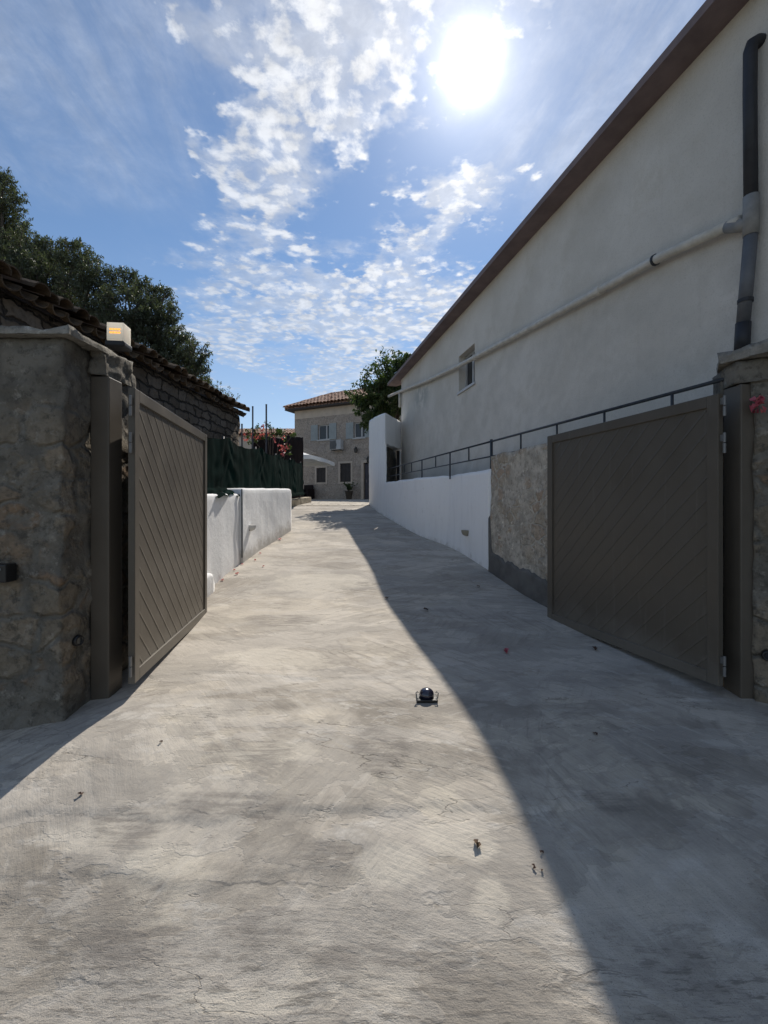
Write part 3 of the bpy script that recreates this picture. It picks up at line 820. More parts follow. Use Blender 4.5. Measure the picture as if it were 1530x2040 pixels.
# beam over the gap between pier and building corner
bp = [(0.035, 12.70), (0.545, 14.06), (0.30, 14.30), (0.02, 13.5), (-0.02, 12.95)]
mb = rough_wall(bp, 3.36, 4.25, .06, .013, 2.5, topfn=lambda x, y: 4.24 + .015 * mnoise.noise(Vector((x * 4, y * 4, 0))), botfn=lambda x, y: 3.36 + .03 * mnoise.noise(Vector((x * 6, y * 6, 3))))
mb.add([(x, y, 3.38) for x, y in bp], [tuple(range(len(bp)))[::-1]])
child(mb, 'beam', M['white_wash'], rw, smooth=True)
mb = rough_wall([(0.12, 13.6), (0.50, 14.95), (0.30, 15.1), (-0.10, 13.8)], 1.3, 3.6, .09, .03, 3.0)
tag(mb.build('passage_wall', M['pillar_stone'], smooth=True), 'tan rubble wall seen through the opening beside the white pier', 'wall')

mb = MB(); mb.prism([(0.405, 14.20), (0.50, 14.16), (0.56, 14.55), (0.47, 14.60)], 1.9, 3.34)  # dark panel added to stand for the black gap in the opening
tag(mb.build('passage_gap_panel', M['dark_wood']), 'narrow dark panel added for the black gap at the back of the opening beside the white pier', 'door')

# path between the retaining wall and the building, shadowed
mb = MB(); pl = [(x + .12, y) for x, y in low]
n = len(pl); vs = []
for (x, y) in pl: vs += [(x, y, 1.93 + .02 * (y - 6.6)), (BX(y) + .05, y, 1.93 + .02 * (y - 6.6))]
vs = [(2.45, 3.5, 2.02), (BX(3.5) + .05, 3.5, 2.02)] + vs + [(0.05, 14.6, 2.10), (BX(14.6), 14.6, 2.10)]
mb.add(vs, [(2 * i, 2 * i + 1, 2 * i + 3, 2 * i + 2) for i in range(len(vs) // 2 - 1)])
tag(mb.build('path', M['cement']), kind='structure')

# rubble wall between gate and white wall
sw = empty('rubble_wall', (1.9, 5.2, .4), 'rough stone and mortar wall behind the open right gate leaf', 'wall')
poly = [(1.585, 6.585), (1.76, 5.85), (2.03, 4.75), (2.42, 3.4), (2.75, 3.5), (2.4, 4.85), (1.98, 6.66)][::-1]
mb = rough_wall(poly, .1, 2.28, .05, .018, 3.2, topfn=lambda x, y: 2.27 + .02 * mnoise.noise(Vector((x * 5, y * 5, 0))) - .05 * sst(y, 5.2, 4.0), botfn=lambda x, y: gz(x, y) - .08)
child(mb, 'wall', M['drive_stone'], sw, smooth=True)
# cement skirt along its foot, torn along the top
def skirt(a, b):
    pts = [Vector((1.560, 6.60, 0)), Vector((1.725, 5.84, 0)), Vector((1.995, 4.74, 0)), Vector((2.38, 3.4, 0))]
    L = a * (len(pts) - 1); i = min(int(L), len(pts) - 2); p = pts[i].lerp(pts[i + 1], L - i)
    lo = gz(p.x, p.y) - .05
    hi = gz(p.x, p.y) + .30 + .06 * mnoise.noise(Vector((p.y * 3, 0, 0))) + .04 * mnoise.noise(Vector((p.y * 11, 3, 0))) + .55 * sst(p.y, 6.50, 6.58)
    if b > .99: p = p + Vector((.03, .005, 0))
    return Vector((p.x, p.y, lo + (hi - lo) * min(b / .97, 1.0))) + nv3((p.x, p.y, b), 4) * .006
mb = MB(); mb.grid(skirt, 90, 12); child(mb, 'cement_skirt', M['cement'], sw, smooth=True)

# railing
rl = empty('metal_railing', (1.62, 6.65, 2.1), 'thin dark grey metal handrail above the right hand walls', 'railing')
def RP(y, dz=0.0): return Vector((3.17 - .233 * y, y, 2.42 + (y - 3.1) * .0235 + dz))
mb = MB(); mb.tube([RP(3.12), RP(6.65)], .015, 8); mb.tube([RP(6.65), RP(13.9)], .0145, 8); child(mb, 'top_rail', M['rail_paint'], rl, smooth=True)
mb = MB(); mb.tube([RP(3.12, -.225), RP(13.9, -.225)], .0115, 8); child(mb, 'lower_rail', M['rail_paint'], rl, smooth=True)
def rail_y(u): return 3.17 / ((u - CU) / F + .233)
for u in (1339, 1204, 1109.5, 1037.6, 934, 868, 820, 806):
    y = rail_y(u); mb = MB(); mb.tube([RP(y, -.215), RP(y, -.005)], .012, 8); child(mb, 'baluster', M['rail_paint'], rl, smooth=True)
for u, r, dz in ((979, .022, -.62), (896.5, .014, -.5), (840.6, .014, -.5)):
    y = rail_y(u); mb = MB(); mb.tube([RP(y, dz), RP(y, -.002 if u != 979 else .03)], r, 8); child(mb, 'post', M['rail_paint'], rl, smooth=True)

# wall lights on the white walls
def wall_light(pos, nrm, m, label, w=.11, h=.10, dep=.10):
    """half-round wedge shade, open to above and below"""
    nrm = Vector(nrm).normalized(); side = Vector((0, 0, 1)).cross(nrm).normalized(); pos = Vector(pos)
    r = empty('wall_light', pos, label, 'light', 'half round lights on the drive walls')
    mb = MB(); rings = []
    for (k, zz) in ((1.0, h * .5), (.98, h * .25), (.90, h * .0), (.74, -h * .25), (.50, -h * .42), (.22, -h * .5)):
        for i in range(13):
            a_ = math.pi * i / 12
            rings.append(pos + side * math.cos(a_) * w * k * .75 + nrm * math.sin(a_) * dep * k + Vector((0, 0, zz)))
    mb.add(rings, [(j * 13 + i, j * 13 + i + 1, (j + 1) * 13 + i + 1, (j + 1) * 13 + i) for j in range(5) for i in range(12)] + [tuple(range(13)), tuple(range(65, 78))[::-1]])
    child(mb, 'shade', m, r, fix=True, smooth=False)
    mb = MB(); mb.add([], [])
    mm = Matrix((side, nrm, Vector((0, 0, 1)))).transposed().to_4x4(); mm.translation = pos
    mb.box((-w * .55, -.01, -h * .42), (w * .55, .012, h * .42), mm); child(mb, 'back_plate', M['ac_grille'], r)
    return r


y = 7.55
wall_light((path_pt(RWs, y) - .004, y, 1.5 - (1062 - CV) / F * y), (-1, -.18, 0), M['lamp_housing_brown'], 'brown half round light on the white retaining wall')

# ------------------------------------------------------------------ gate pillars, posts and leaves
lp = empty('gate_pillar', (-2.5, 3.0, .1), 'mortared rubble pillar and wall left of the driveway gate', 'pillar', 'gate pillars')
poly = [(-2.0, 2.75), (-2.0, 3.55), (-4.6, 3.6), (-4.6, 2.75)]
mb = rough_wall(poly, -.1, 2.5, .022, .030, 4.5, topfn=lambda x, y: 2.56, botfn=lambda x, y: gz(x, y) - .12); child(mb, 'wall', M['pillar_stone'], lp, smooth=True)
mb = rough_wall([(-1.895, 3.01), (-1.885, 3.3), (-2.0, 3.3), (-1.985, 2.97)], 2.405, 2.57, .016, .024, 10.0); mb.add([(-1.90, 3.01, 2.41), (-1.89, 3.3, 2.41), (-2.0, 3.3, 2.41), (-1.985, 2.97, 2.41)], [(0, 3, 2, 1)])
child(mb, 'mortar_lip', M['pillar_stone'], lp, smooth=True)
cp = [(-1.925, 2.69), (-1.905, 3.0), (-1.925, 3.38), (-4.7, 3.68), (-4.7, 2.69)]
mb = rough_wall(cp, 2.562, 2.603, .018, .013, 12.0, topfn=lambda x, y: 2.603 + .016 * mnoise.noise(Vector((x * 7, y * 7, 0))))
mb.add([(x, y, 2.563) for x, y in cp], [tuple(range(5))[::-1]])
child(mb, 'coping', M['cap_stone'], lp, smooth=True)

rp = empty('gate_pillar', (2.8, 3.2, .1), 'mortared rubble pillar right of the driveway gate', 'pillar', 'gate pillars')
poly = [(2.50, 2.98), (4.0, 2.35), (4.3, 3.0), (2.9, 3.60), (2.56, 3.42), (2.43, 3.17), (2.555, 3.12)]
mb = rough_wall(poly, -.1, 2.5, .035, .020, 3.4, topfn=lambda x, y: 2.50, botfn=lambda x, y: gz(x, y) - .1); child(mb, 'wall', M['pillar_stone'], rp, smooth=True)
mb = rough_wall([(2.40, 3.02), (2.5, 2.95), (2.7, 2.9), (2.7, 3.40), (2.55, 3.42), (2.42, 3.14)], 2.35, 2.50, .025, .015, 6.0); mb.add([(2.40, 3.02, 2.355), (2.5, 2.95, 2.355), (2.7, 2.9, 2.355), (2.7, 3.4, 2.355), (2.55, 3.42, 2.355), (2.42, 3.14, 2.355)], [(0, 5, 4, 3, 2, 1)])
child(mb, 'mortar_lip', M['pillar_stone'], rp, smooth=True)
mb = rough_wall([(2.345, 3.10), (2.47, 2.84), (4.0, 2.2), (4.4, 3.1), (2.9, 3.52), (2.60, 3.44)], 2.505, 2.585, .03, .014, 6.0, topfn=lambda x, y: 2.585 + .02 * mnoise.noise(Vector((x * 7, y * 7, 4))))
mb.add([(2.345, 3.10, 2.506), (2.47, 2.84, 2.506), (4.0, 2.2, 2.506), (4.4, 3.1, 2.506), (2.9, 3.52, 2.506), (2.60, 3.44, 2.506)], [(0, 5, 4, 3, 2, 1)])
child(mb, 'coping', M['cap_stone'], rp, smooth=True)


def gate_post(x0, x1, label, ztop):
    r = empty('gate_post', ((x0 + x1) / 2, 3.08, .2), label, 'post', 'gate posts')
    mb = MB(); mb.box((x0, 3.0, .02), (x1, 3.155, ztop)); child(mb, 'tube', M['post_paint'], r, bevel=.008)
    return r


gate_post(-1.995, -1.868, 'brown square steel gate post against the left pillar', 2.395)
gate_post(2.424, 2.55, 'brown square steel gate post against the right pillar', 2.345)


def gate_leaf(hinge, free, sgn, z0, z1, label):
    """local x runs from hinge to free end, local y is the side that faces the drive (times sgn)"""
    h, f = Vector((*hinge, 0)), Vector((*free, 0)); d = f - h; L = d.length
    r = empty('gate_leaf', (h.x, h.y, z0), label, 'gate', 'gate leaves standing open', math.atan2(d.y, d.x))
    H = z1 - z0; bw = .082; T = .045; rec = .016
    mb = MB()
    mb.box((0, -T / 2, 0), (bw, T / 2, H)); mb.box((L - bw, -T / 2, 0), (L, T / 2, H))
    mb.box((bw + .0005, -T / 2 + .001, 0), (L - bw - .0005, T / 2 - .001, bw)); mb.box((bw + .0005, -T / 2 + .001, H - bw), (L - bw - .0005, T / 2 - .001, H))
    mb.build('frame', M['gate_paint'], r, bevel=.004)
    # boarded infill: one sheet pressed with slanting beads, high at the hinge and low at the free end
    mb = MB(); a0, a1, b0, b1 = bw - .006, L - bw + .006, bw - .006, H - bw + .006
    yf = T / 2 - rec
    mb.box((a0, -yf, b0), (a1, yf, b1))
    pitch = .158
    c = b0 + a0 - .0
    k = 0; s2 = math.sqrt(.5)
    while True:
        c = a0 + b0 + .10 + pitch * k; k += 1          # line x + z = c
        if c > a1 + b1: break
        xa = max(a0 + .004, c - b1 + .004); xb = min(a1 - .004, c - b0 - .004)
        if xb - xa < .03: continue
        p, q_ = Vector((xa, 0, c - xa)), Vector((xb, 0, c - xb))
        for side in (1, -1):                            # each board laps the next: a short step and a long shallow bevel
            y0_, y1_ = side * (yf - .001), side * (yf + .0026)
            nrm = Vector((s2, 0, s2))
            vs = [p - nrm * .001 + Vector((0, y0_, 0)), p + nrm * .024 + Vector((0, y0_, 0)), p + Vector((0, y1_, 0)), q_ - nrm * .001 + Vector((0, y0_, 0)), q_ + nrm * .024 + Vector((0, y0_, 0)), q_ + Vector((0, y1_, 0))]
            mb.add(vs, [(0, 1, 2), (3, 5, 4), (0, 2, 5, 3), (2, 1, 4, 5)])
    mb.build('infill_panel', M['gate_paint'], r, fix=True)
    for zc in (2.19 - z0, 1.94 - z0, .43 - z0):
        mb = MB()
        for s_ in (-1, 1): mb.lathe([(.0085, -.033), (.0095, -.03), (.0095, .03), (.0085, .033)], (-.028, sgn * .004, zc + s_ * .036), 10)
        mb.box((-.020, sgn * .004 - .002, zc + .014), (.002, sgn * .004 + .002, zc + .058))
        mb.build('hinge', M['hinge_steel'], r)
    return r


gate_leaf((-1.715, 3.0), (-2.005, 4.95), -1, .305, 2.318, 'left brown steel gate leaf with slanting boards, lit by the sun')
gate_leaf((2.295, 3.01), (1.80, 4.82), 1, .285, 2.28, 'right brown steel gate leaf with slanting boards, standing in shade')

# flashing beacon on the left coping
bc = empty('flashing_light', (-1.80, 3.0, 2.60), 'white box shaped gate beacon with glowing orange lamp on the left coping', 'light', rz=math.radians(6))
bm_ = MB(); bm_.box((-.054, -.055, .019), (.054, .055, .140))
lens = bm_.build('lens', M['lens_white'], bc, bevel=.006)
for zz in (.070, .092):
    mb = MB()
    for i in range(4): mb.box((-.034 + .018 * i, -.0575, zz - .006), (-.034 + .018 * i + .015, -.0555, zz + .006))
    mb.build('lamp_strip', M['lamp_glow'], lens)
MB().box((-.062, -.062, -.02), (.062, .062, .018)).build('base', M['beacon_base'], bc, bevel=.01)

# small fittings on the left wall
r = empty('intercom_box', (-2.30, 2.715, 1.1), 'black box fixed to the rubble wall at the left edge', 'box')
u0 = P(0, 1140, 2.72); mb = MB(); mb.box((-2.52, 2.655, u0.z - .055), (-2.275, 2.74, u0.z + .055)); child(mb, 'body', M['black_plastic'], r, bevel=.008)
mb = MB(); mb.box((-2.50, 2.650, u0.z + .02), (-2.30, 2.6545, u0.z + .035)); child(mb, 'slot', M['ac_grille'], r)


def photocell(c, n, label):
    n = Vector(n).normalized(); r = empty('photocell', c, label, 'sensor', 'gate safety photocells')
    q_ = n.to_track_quat('Z', 'Y').to_matrix().to_4x4()
    mb = MB(); mb.lathe([(.036, -.03), (.036, .012), (.032, .02), (.024, .022), (.022, .014), (.0, .013)][:-1], c, 20, q_); child(mb, 'body', M['black_plastic'], r, smooth=True)
    mb = MB(); mb.lathe([(.0205, .010), (.0205, .0145)], c, 16, q_); child(mb, 'eye', M['glass_dark'], r)


photocell((-1.985, 2.86, 1.5 - (1276 - CV) / F * 2.86), (1, -.25, 0), 'black round photocell low on the left pillar')
photocell((2.555, 2.94, 1.5 - (1306 - CV) / F * 2.94), (-.6, -1, 0), 'black round photocell low on the right pillar')

# ram that moves the left leaf, behind it
r = empty('gate_motor', (-2.13, 3.6, 1.3), 'black gate motor arm behind the left leaf, seen through the hinge gap', 'motor')
mb = MB(); mb.box((-2.13, 3.48, 1.28), (-2.02, 3.60, 1.37)); child(mb, 'body', M['black_plastic'], r, bevel=.01)
mb = MB(); mb.tube([(-2.10, 3.6, 1.32), (-1.93, 4.3, 1.32)], .022, 8); child(mb, 'arm', M['black_plastic'], r)
mb = MB(); mb.tube([(-2.08, 3.52, 1.28), (-2.06, 3.54, 1.2), (-2.0, 3.6, 1.16), (-2.1, 3.5, 1.1)], .006, 6); child(mb, 'cable', M['black_plastic'], r)

# red blossom wedged by the right post
def leaf(mb, c, l, w, rg, fold=.25, q_=None):
    """one pointed leaf of two folded faces"""
    e = q_ or Matrix.Rotation(rg.uniform(0, 6.283), 3, 'Z') @ Matrix.Rotation(rg.uniform(-1.3, 1.3), 3, 'X') @ Matrix.Rotation(rg.uniform(-1, 1), 3, 'Y')
    c = Vector(c); a = e @ Vector((0, -l / 2, 0)); b = e @ Vector((0, l / 2, 0)); s1 = e @ Vector((w / 2, 0, w * fold)); s2 = e @ Vector((-w / 2, 0, w * fold))
    mb.add([c + a, c + s1, c + b, c + s2], [(0, 1, 2, 3)])


r = empty('blossom', P(1508, 806, 2.93), 'red bougainvillea blossom caught beside the right gate post', 'flower')
mb = MB(); rg = random.Random(3)
for i in range(16): leaf(mb, P(1508, 806, 2.93) + Vector((rg.uniform(-.028, .028), rg.uniform(-.03, .03), rg.uniform(-.05, .05))), .055, .042, rg)
child(mb, 'bracts', M['bract'], r)
mb = MB(); mb.tube([P(1504, 850, 2.96), P(1507, 806, 2.93), P(1516, 780, 2.98)], .003, 5); child(mb, 'stem', M['bark'], r)

# gate stop on the ground
g = ground_hit(850, 1390)
st = empty('gate_stop', g, 'small black gate stop with shiny dome on the concrete', 'gate stop')
st.scale = (1.2, 1.2, 1.1)
MB().box((-.058, -.045, -.012), (.058, .045, .006)).build('base_plate', M['black_plastic'], st, bevel=.003)
dome = [(.040, .006), (.042, .022), (.040, .032), (.034, .043), (.025, .051), (.014, .056), (.004, .0575)]
MB().lathe(dome, (0, .004, 0), 28).build('dome', M['stop_dome'], st, smooth=True)
for sx in (-1, 1):
    mb = MB(); mb.tube([(sx * .046, -.03, .004), (sx * .058, -.03, .012), (sx * .062, -.026, .042), (sx * .054, -.02, .046), (sx * .048, -.02, .04)], .0035, 6); mb.build('lug', M['hinge_steel'], st)

# ------------------------------------------------------------------ white garden wall and netting on the left
def profile_wall(y0, y1, x0f, th, topfn, r0, r1, amp):
    """wall along y with rounded upper corners at its ends"""
    mb = MB(); ny = int((y1 - y0) / .06); nzv = 18
    def top(y):
        z = topfn(y)
        for (e, r) in ((y - y0, r0), (y1 - y, r1)):
            if e < r: z -= r - math.sqrt(max(0, r * r - (r - e) ** 2))
        return z
    cols = []
    for j in range(ny + 1):
        y = y0 + (y1 - y0) * j / ny; x = x0f(y); lo = gz(x, y) - .1; hi = top(y); ring = []
        for k in range(nzv + 1): ring.append((x, y, lo + (hi - .04 - lo) * k / nzv))
        for a_ in (30, 60, 90): ring.append((x - .05 * (1 - math.cos(math.radians(a_))), y, hi - .04 + .04 * math.sin(math.radians(a_))))
        for a_ in (60, 30, 0): ring.append((x - th + .05 * (1 - math.cos(math.radians(a_))), y, hi - .04 + .04 * math.sin(math.radians(a_))))
        ring.append((x - th, y, lo)); cols.append([Vector(p) + nv3(p, 2.6) * amp for p in ring])
    m = len(cols[0]); vs = [p for c in cols for p in c]
    fs = [(j * m + k, (j + 1) * m + k, (j + 1) * m + k + 1, j * m + k + 1) for j in range(ny) for k in range(m - 1)]
    fs += [tuple(range(m)), tuple(range(ny * m, ny * m + m))[::-1]]
    return mb.add(vs, fs)


gx = lambda y: -2.255 + .105 * sst(y, 8.0, 10.3)
mb = profile_wall(7.02, 10.25, gx, .34, lambda y: 1.815 + (y - 7) * .042, .14, .10, .012)
tag(mb.build('garden_wall', M['white_wash'], smooth=True), 'white painted garden wall with rounded top and a half round light', 'wall')
r = empty('garden_wall', (-2.35, 6, .5), 'shorter white painted garden wall beside the left gate leaf', 'wall')
mb = profile_wall(4.2, 6.98, lambda y: -2.285, .3, lambda y: 1.66 + (y - 5) * .035, .05, .02, .012); child(mb, 'wall', M['white_wash'], r, smooth=True)
mb = profile_wall(4.9, 5.72, lambda y: -2.19, .09, lambda y: gz(-2.2, y) + .28, .08, .14, .008); child(mb, 'foot', M['white_wash'], r, smooth=True)
mb = MB(); mb.tube([(-2.245, 6.985, gz(-2.2, 7) + .1), (-2.245, 6.985, 1.2), (-2.248, 6.985, 1.80)], .012, 8)
tag(mb.build('cable_conduit', M['ac_grille'], smooth=True), 'thin grey conduit standing in the joint between the two white garden walls', 'conduit')
yl = 7.43
wall_light((gx(yl) + .004, yl, 1.5 - (1052 - CV) / F * yl), (1, 0, 0), M['lamp_housing'], 'pale half round light on the sunlit white garden wall')

# green netting
NP = [(-2.46, 5.2), (-2.50, 6.6), (-2.62, 9.0), (-2.78, 11.4), (-2.95, 14.0), (-3.12, 17.0)]
nf = empty('net_fence', (-2.7, 10, 1.8), 'dark green shade netting fence above the white garden wall', 'fence')
NL = [0.0]
for a, b in zip(NP, NP[1:]): NL.append(NL[-1] + math.hypot(b[0] - a[0], b[1] - a[1]))
def npos(s):
    s = min(max(s, 0), NL[-1] - 1e-6)
    for i in range(len(NP) - 1):
        if s <= NL[i + 1]:
            t = (s - NL[i]) / (NL[i + 1] - NL[i]); return Vector((NP[i][0] + (NP[i + 1][0] - NP[i][0]) * t, NP[i][1] + (NP[i + 1][1] - NP[i][1]) * t, 0))
POST_S = [0.1, 2.0, 4.2, 6.6, 9.2, NL[-1] - .05]
def net_top(y): return 2.57 + (y - 6.0) * .063
def net_bot(y): return 1.70 + (y - 6.0) * .042 if y < 10.3 else 1.72 + 4.3 * .036 - .18 + (y - 10.3) * .045
def sag(s):
    for a, b in zip(POST_S, POST_S[1:]):
        if a <= s <= b:
            t = (s - a) / (b - a); return -.09 * math.sin(math.pi * t)
    return 0
def net(a, b):
    s = a * NL[-1]; p = npos(s); y = p.y
    top = net_top(y) + sag(s) + .025 * mnoise.noise(Vector((s * 4, 0, 0))); bot = net_bot(y) + .035 * mnoise.noise(Vector((s * 3, 5, 0)))
    z = bot + (top - bot) * b
    # drag folds hanging from the posts
    f = 0
    for ps in POST_S:
        dd = s - ps; f += math.exp(-(dd / .7) ** 2) * math.sin(16 * (z - top) + 9 * abs(dd) + 3 * mnoise.noise(Vector((s * 2, z * 2, 1))))
    x = .013 * f + .022 * mnoise.noise(Vector((s * 2.4, z * .7, 0))) + .05 * mnoise.noise(Vector((s * 1.3, z * 1.2, 4))) + .010 * mnoise.noise(Vector((s * 7, z * 2, 4)))
    if b < .06: x += .05 + .03 * mnoise.noise(Vector((s * 6, 1, 1)))
    return Vector((p.x + x, y, z))
mb = MB(); mb.grid(net, 260, 36); child(mb, 'netting', M['net_green'], nf, smooth=True)
def flap(a, b):
    s = .8 + a * 4.8; q_ = net(s / NL[-1], 0.02)
    return q_ + Vector((.09 + .10 * b + .03 * mnoise.noise(Vector((s * 5, 0, 2))), 0, -.05 * b + .07 * mnoise.noise(Vector((s * 4, b, 7))) + .02 * mnoise.noise(Vector((s * 13, b, 7)))))
mb = MB(); mb.grid(flap, 110, 4); child(mb, 'loose_hem', M['net_green'], nf, smooth=True)
for ps in POST_S:
    p = npos(ps); mb = MB(); mb.tube([(p.x - .09, p.y, gz(p.x, p.y) - .1), (p.x - .09, p.y, net_top(p.y) + .02)], .02, 8); child(mb, 'post', M['pole_steel'], nf, smooth=True)

# kerb stones under the far netting
k0, k1 = Vector((-3.27, 15.0, 0)), Vector((-2.86, 17.3, 0)); kn = Vector((k1.y - k0.y, -(k1.x - k0.x), 0)).normalized()
for i in range(4):
    pa, pb = k0.lerp(k1, i / 4 + .004), k0.lerp(k1, (i + 1) / 4 - .004)
    mb = rough_wall([(pa + kn * .02).to_2d(), (pb + kn * .02).to_2d(), (pb - kn * .26).to_2d(), (pa - kn * .26).to_2d()], 1.3, 1.9, .08, .012, 5, topfn=lambda x, y: gz(0, y) + .225, botfn=lambda x, y: gz(0, y) - .05)
    tag(mb.build('kerb_stone', M['kerb_stone'], smooth=False), ('tan kerb stone nearest the white garden wall', 'second tan kerb stone from the white garden wall', 'tan kerb stone next to the last one below the netting', 'last tan kerb stone below the netting, farthest up the drive')[i], 'kerb', 'kerb stones below the netting')

# ------------------------------------------------------------------ old stone house with tiled roof on the left
def tile_roof(mb, org, e, d, slope, ncol, nrow, sp, ln, rad, jit, rg, limit=None, channel=True):
    """barrel tiles: columns along e, rows up the direction d (horizontal) with the given slope"""
    e, d = Vector(e).normalized(), Vector(d).normalized(); up = (d * math.cos(slope) + Vector((0, 0, 1)) * math.sin(slope)).normalized(); nr = e.cross(up)
    if nr.z < 0: nr = -nr
    org = Vector(org)
    for c in range(ncol):
        for r in range(nrow):
            if limit and not limit(c * sp, r * ln): continue
            for kind in ((0, 1) if channel else (1,)):
                o = org + e * ((c + (.5 if kind == 0 else 0)) * sp + rg.gauss(0, jit)) + up * (r * ln + rg.gauss(0, jit * 1.6)) + nr * ((0.0 if kind == 0 else rad * .45) + rg.gauss(0, jit * .4))
                tl = rg.gauss(0, jit * 1.2); vs = []
                for (t, k) in ((0.0, 1.08), (1.0, .88)):
                    for i in range(7):
                        a_ = math.pi * i / 6; s_ = 1 if kind else -1
                        for rr in (rad * k, rad * k - .016):
                            vs.append(o + up * (t * ln * 1.2) + e * (math.cos(a_) * rr + tl * t) + nr * (s_ * math.sin(a_) * rr * .8 + (.022 if t == 0 else 0) * (1 if kind else .4)))
                fs = []
                for i in range(6):
                    a0, a1, b0, b1 = i * 2, i * 2 + 2, 14 + i * 2, 14 + i * 2 + 2
                    fs += [(a0, a1, b1, b0), (a0 + 1, b0 + 1, b1 + 1, a1 + 1), (a0, a0 + 1, a1 + 1, a1), (b0, b1, b1 + 1, b0 + 1)]
                mb.add(vs, fs)
    return mb


def HX(y): return -3.95 + .074 * y
sh = empty('stone_house', (-4.2, 7, .6), 'low old stone house with sagging barrel tiled roof beside the netting', 'house')
hpoly = [(HX(3.75), 3.75), (HX(9.85), 9.85), (HX(9.85) - 4.2, 10.15), (HX(3.75) - 4.2, 4.05)]
mb = rough_wall(hpoly, .1, 3.56, .07, .030, 4.0, botfn=lambda x, y: gz(0, y) - .2)
A, Bq = Vector((*hpoly[1], 3.5)), Vector((*hpoly[2], 3.5)); rdg = (A + Bq) / 2 + Vector((0, 0, .85))
A2, B2 = Vector((*hpoly[0], 3.5)), Vector((*hpoly[3], 3.5)); rdg2 = (A2 + B2) / 2 + Vector((0, 0, .85))
mb.add([A, Bq, rdg, A2, B2, rdg2], [(0, 2, 1), (3, 4, 5)])
child(mb, 'wall', M['house_stone'], sh, smooth=True)
rg = random.Random(11); e = Vector((.074, 1, 0)).normalized(); d = Vector((-1, .074, 0)).normalized(); sl = math.radians(21)
org = Vector((-3.80 + .074 * 3.55, 3.55, 3.60))
mb = MB(); tile_roof(mb, org, e, d, sl, 31, 7, .208, .36, .10, .022, rg)
r_ = child(mb, 'roof', M['old_tile'], sh, smooth=False)
mb = MB(); up = d * math.cos(sl) + Vector((0, 0, math.sin(sl)))
o1 = org + up * .10 - Vector((0, 0, .045)); o2 = o1 + e * 6.42; hi = up * 2.45
mb.add([o1, o2, o2 + hi, o1 + hi, o1 - Vector((0, 0, .05)), o2 - Vector((0, 0, .05)), o2 + hi - Vector((0, 0, .05)), o1 + hi - Vector((0, 0, .05))], [(0, 1, 2, 3), (7, 6, 5, 4), (0, 4, 5, 1), (1, 5, 6, 2), (2, 6, 7, 3), (3, 7, 4, 0)])
bk1, bk2 = o1 + hi, o2 + hi; dn = d * 2.4 - Vector((0, 0, .95))
mb.add([bk1, bk2, bk2 + dn, bk1 + dn], [(0, 1, 2, 3)])
child(mb, 'roof_boards', M['dark_wood'], sh)

# weeds on the roof end
def twig_plant(mb_l, mb_s, base, h, n, rg, l, w, spread, lps=12):
    for i in range(n):
        tip = Vector(base) + Vector((rg.gauss(0, spread), rg.gauss(0, spread), h * rg.uniform(.5, 1)))
        b = Vector(base) + Vector((rg.gauss(0, spread * .25), rg.gauss(0, spread * .25), 0)); mid = b.lerp(tip, .5) + Vector((rg.gauss(0, .02), rg.gauss(0, .02), .03))
        mb_s.tube([b, mid, tip], [.004, .003, .0015], 5)
        for k in range(lps):
            t = rg.uniform(.3, 1); p = b.lerp(mid, t * 2) if t < .5 else mid.lerp(tip, t * 2 - 1)
            leaf(mb_l, p + Vector((rg.gauss(0, .02), rg.gauss(0, .02), rg.gauss(0, .02))), l, w, rg)


r = empty('weed', (-3.36, 9.2, 3.72), 'tuft of weeds growing on the far end of the old tiled roof', 'plant')
ml, ms = MB(), MB(); rg = random.Random(4)
for by in (8.9, 9.2, 9.45, 9.7): twig_plant(ml, ms, (-3.80 + .074 * by - .22, by, 3.72), .34, 6, rg, .05, .018, .10)
child(ml, 'leaves', M['weed_leaf'], r); child(ms, 'stems', M['bark'], r)

# ------------------------------------------------------------------ trees
def crown(mb, blobs, rg, twigs, leaves, l, w, spread=.16, mt=None):
    """blobs: (centre, radius, density); leaf sprays on twigs pointing outwards"""
    for (c, r, den) in blobs:
        c = Vector(c)
        for i in range(int(twigs * den * (r / .6) ** 2)):
            dr = Vector((rg.gauss(0, 1), rg.gauss(0, 1), rg.gauss(0, 1))).normalized()
            k = rg.uniform(.35, 1.0) ** .6; p0 = c + dr * r * k * .8
            ax = (dr + Vector((rg.gauss(0, .35), rg.gauss(0, .35), .45))).normalized(); tl = r * rg.uniform(.2, .5)
            if mt is not None and k > .55: mt.tube([p0 - ax * .1, p0 + ax * tl], [.009, .003], 4, cap=False)
            for j in range(leaves):
                t = rg.random(); p = p0 + ax * tl * t + Vector((rg.gauss(0, 1), rg.gauss(0, 1), rg.gauss(0, 1))) * spread * .35 * (1.1 - .6 * t)
                leaf(mb, p, l * rg.uniform(.7, 1.25), w * rg.uniform(.7, 1.2), rg)


def px_blobs(lst, y, dy, rg): return [(P(u, v, y + rg.uniform(-dy, dy)), r / F * y, den) for (u, v, r, den) in lst]


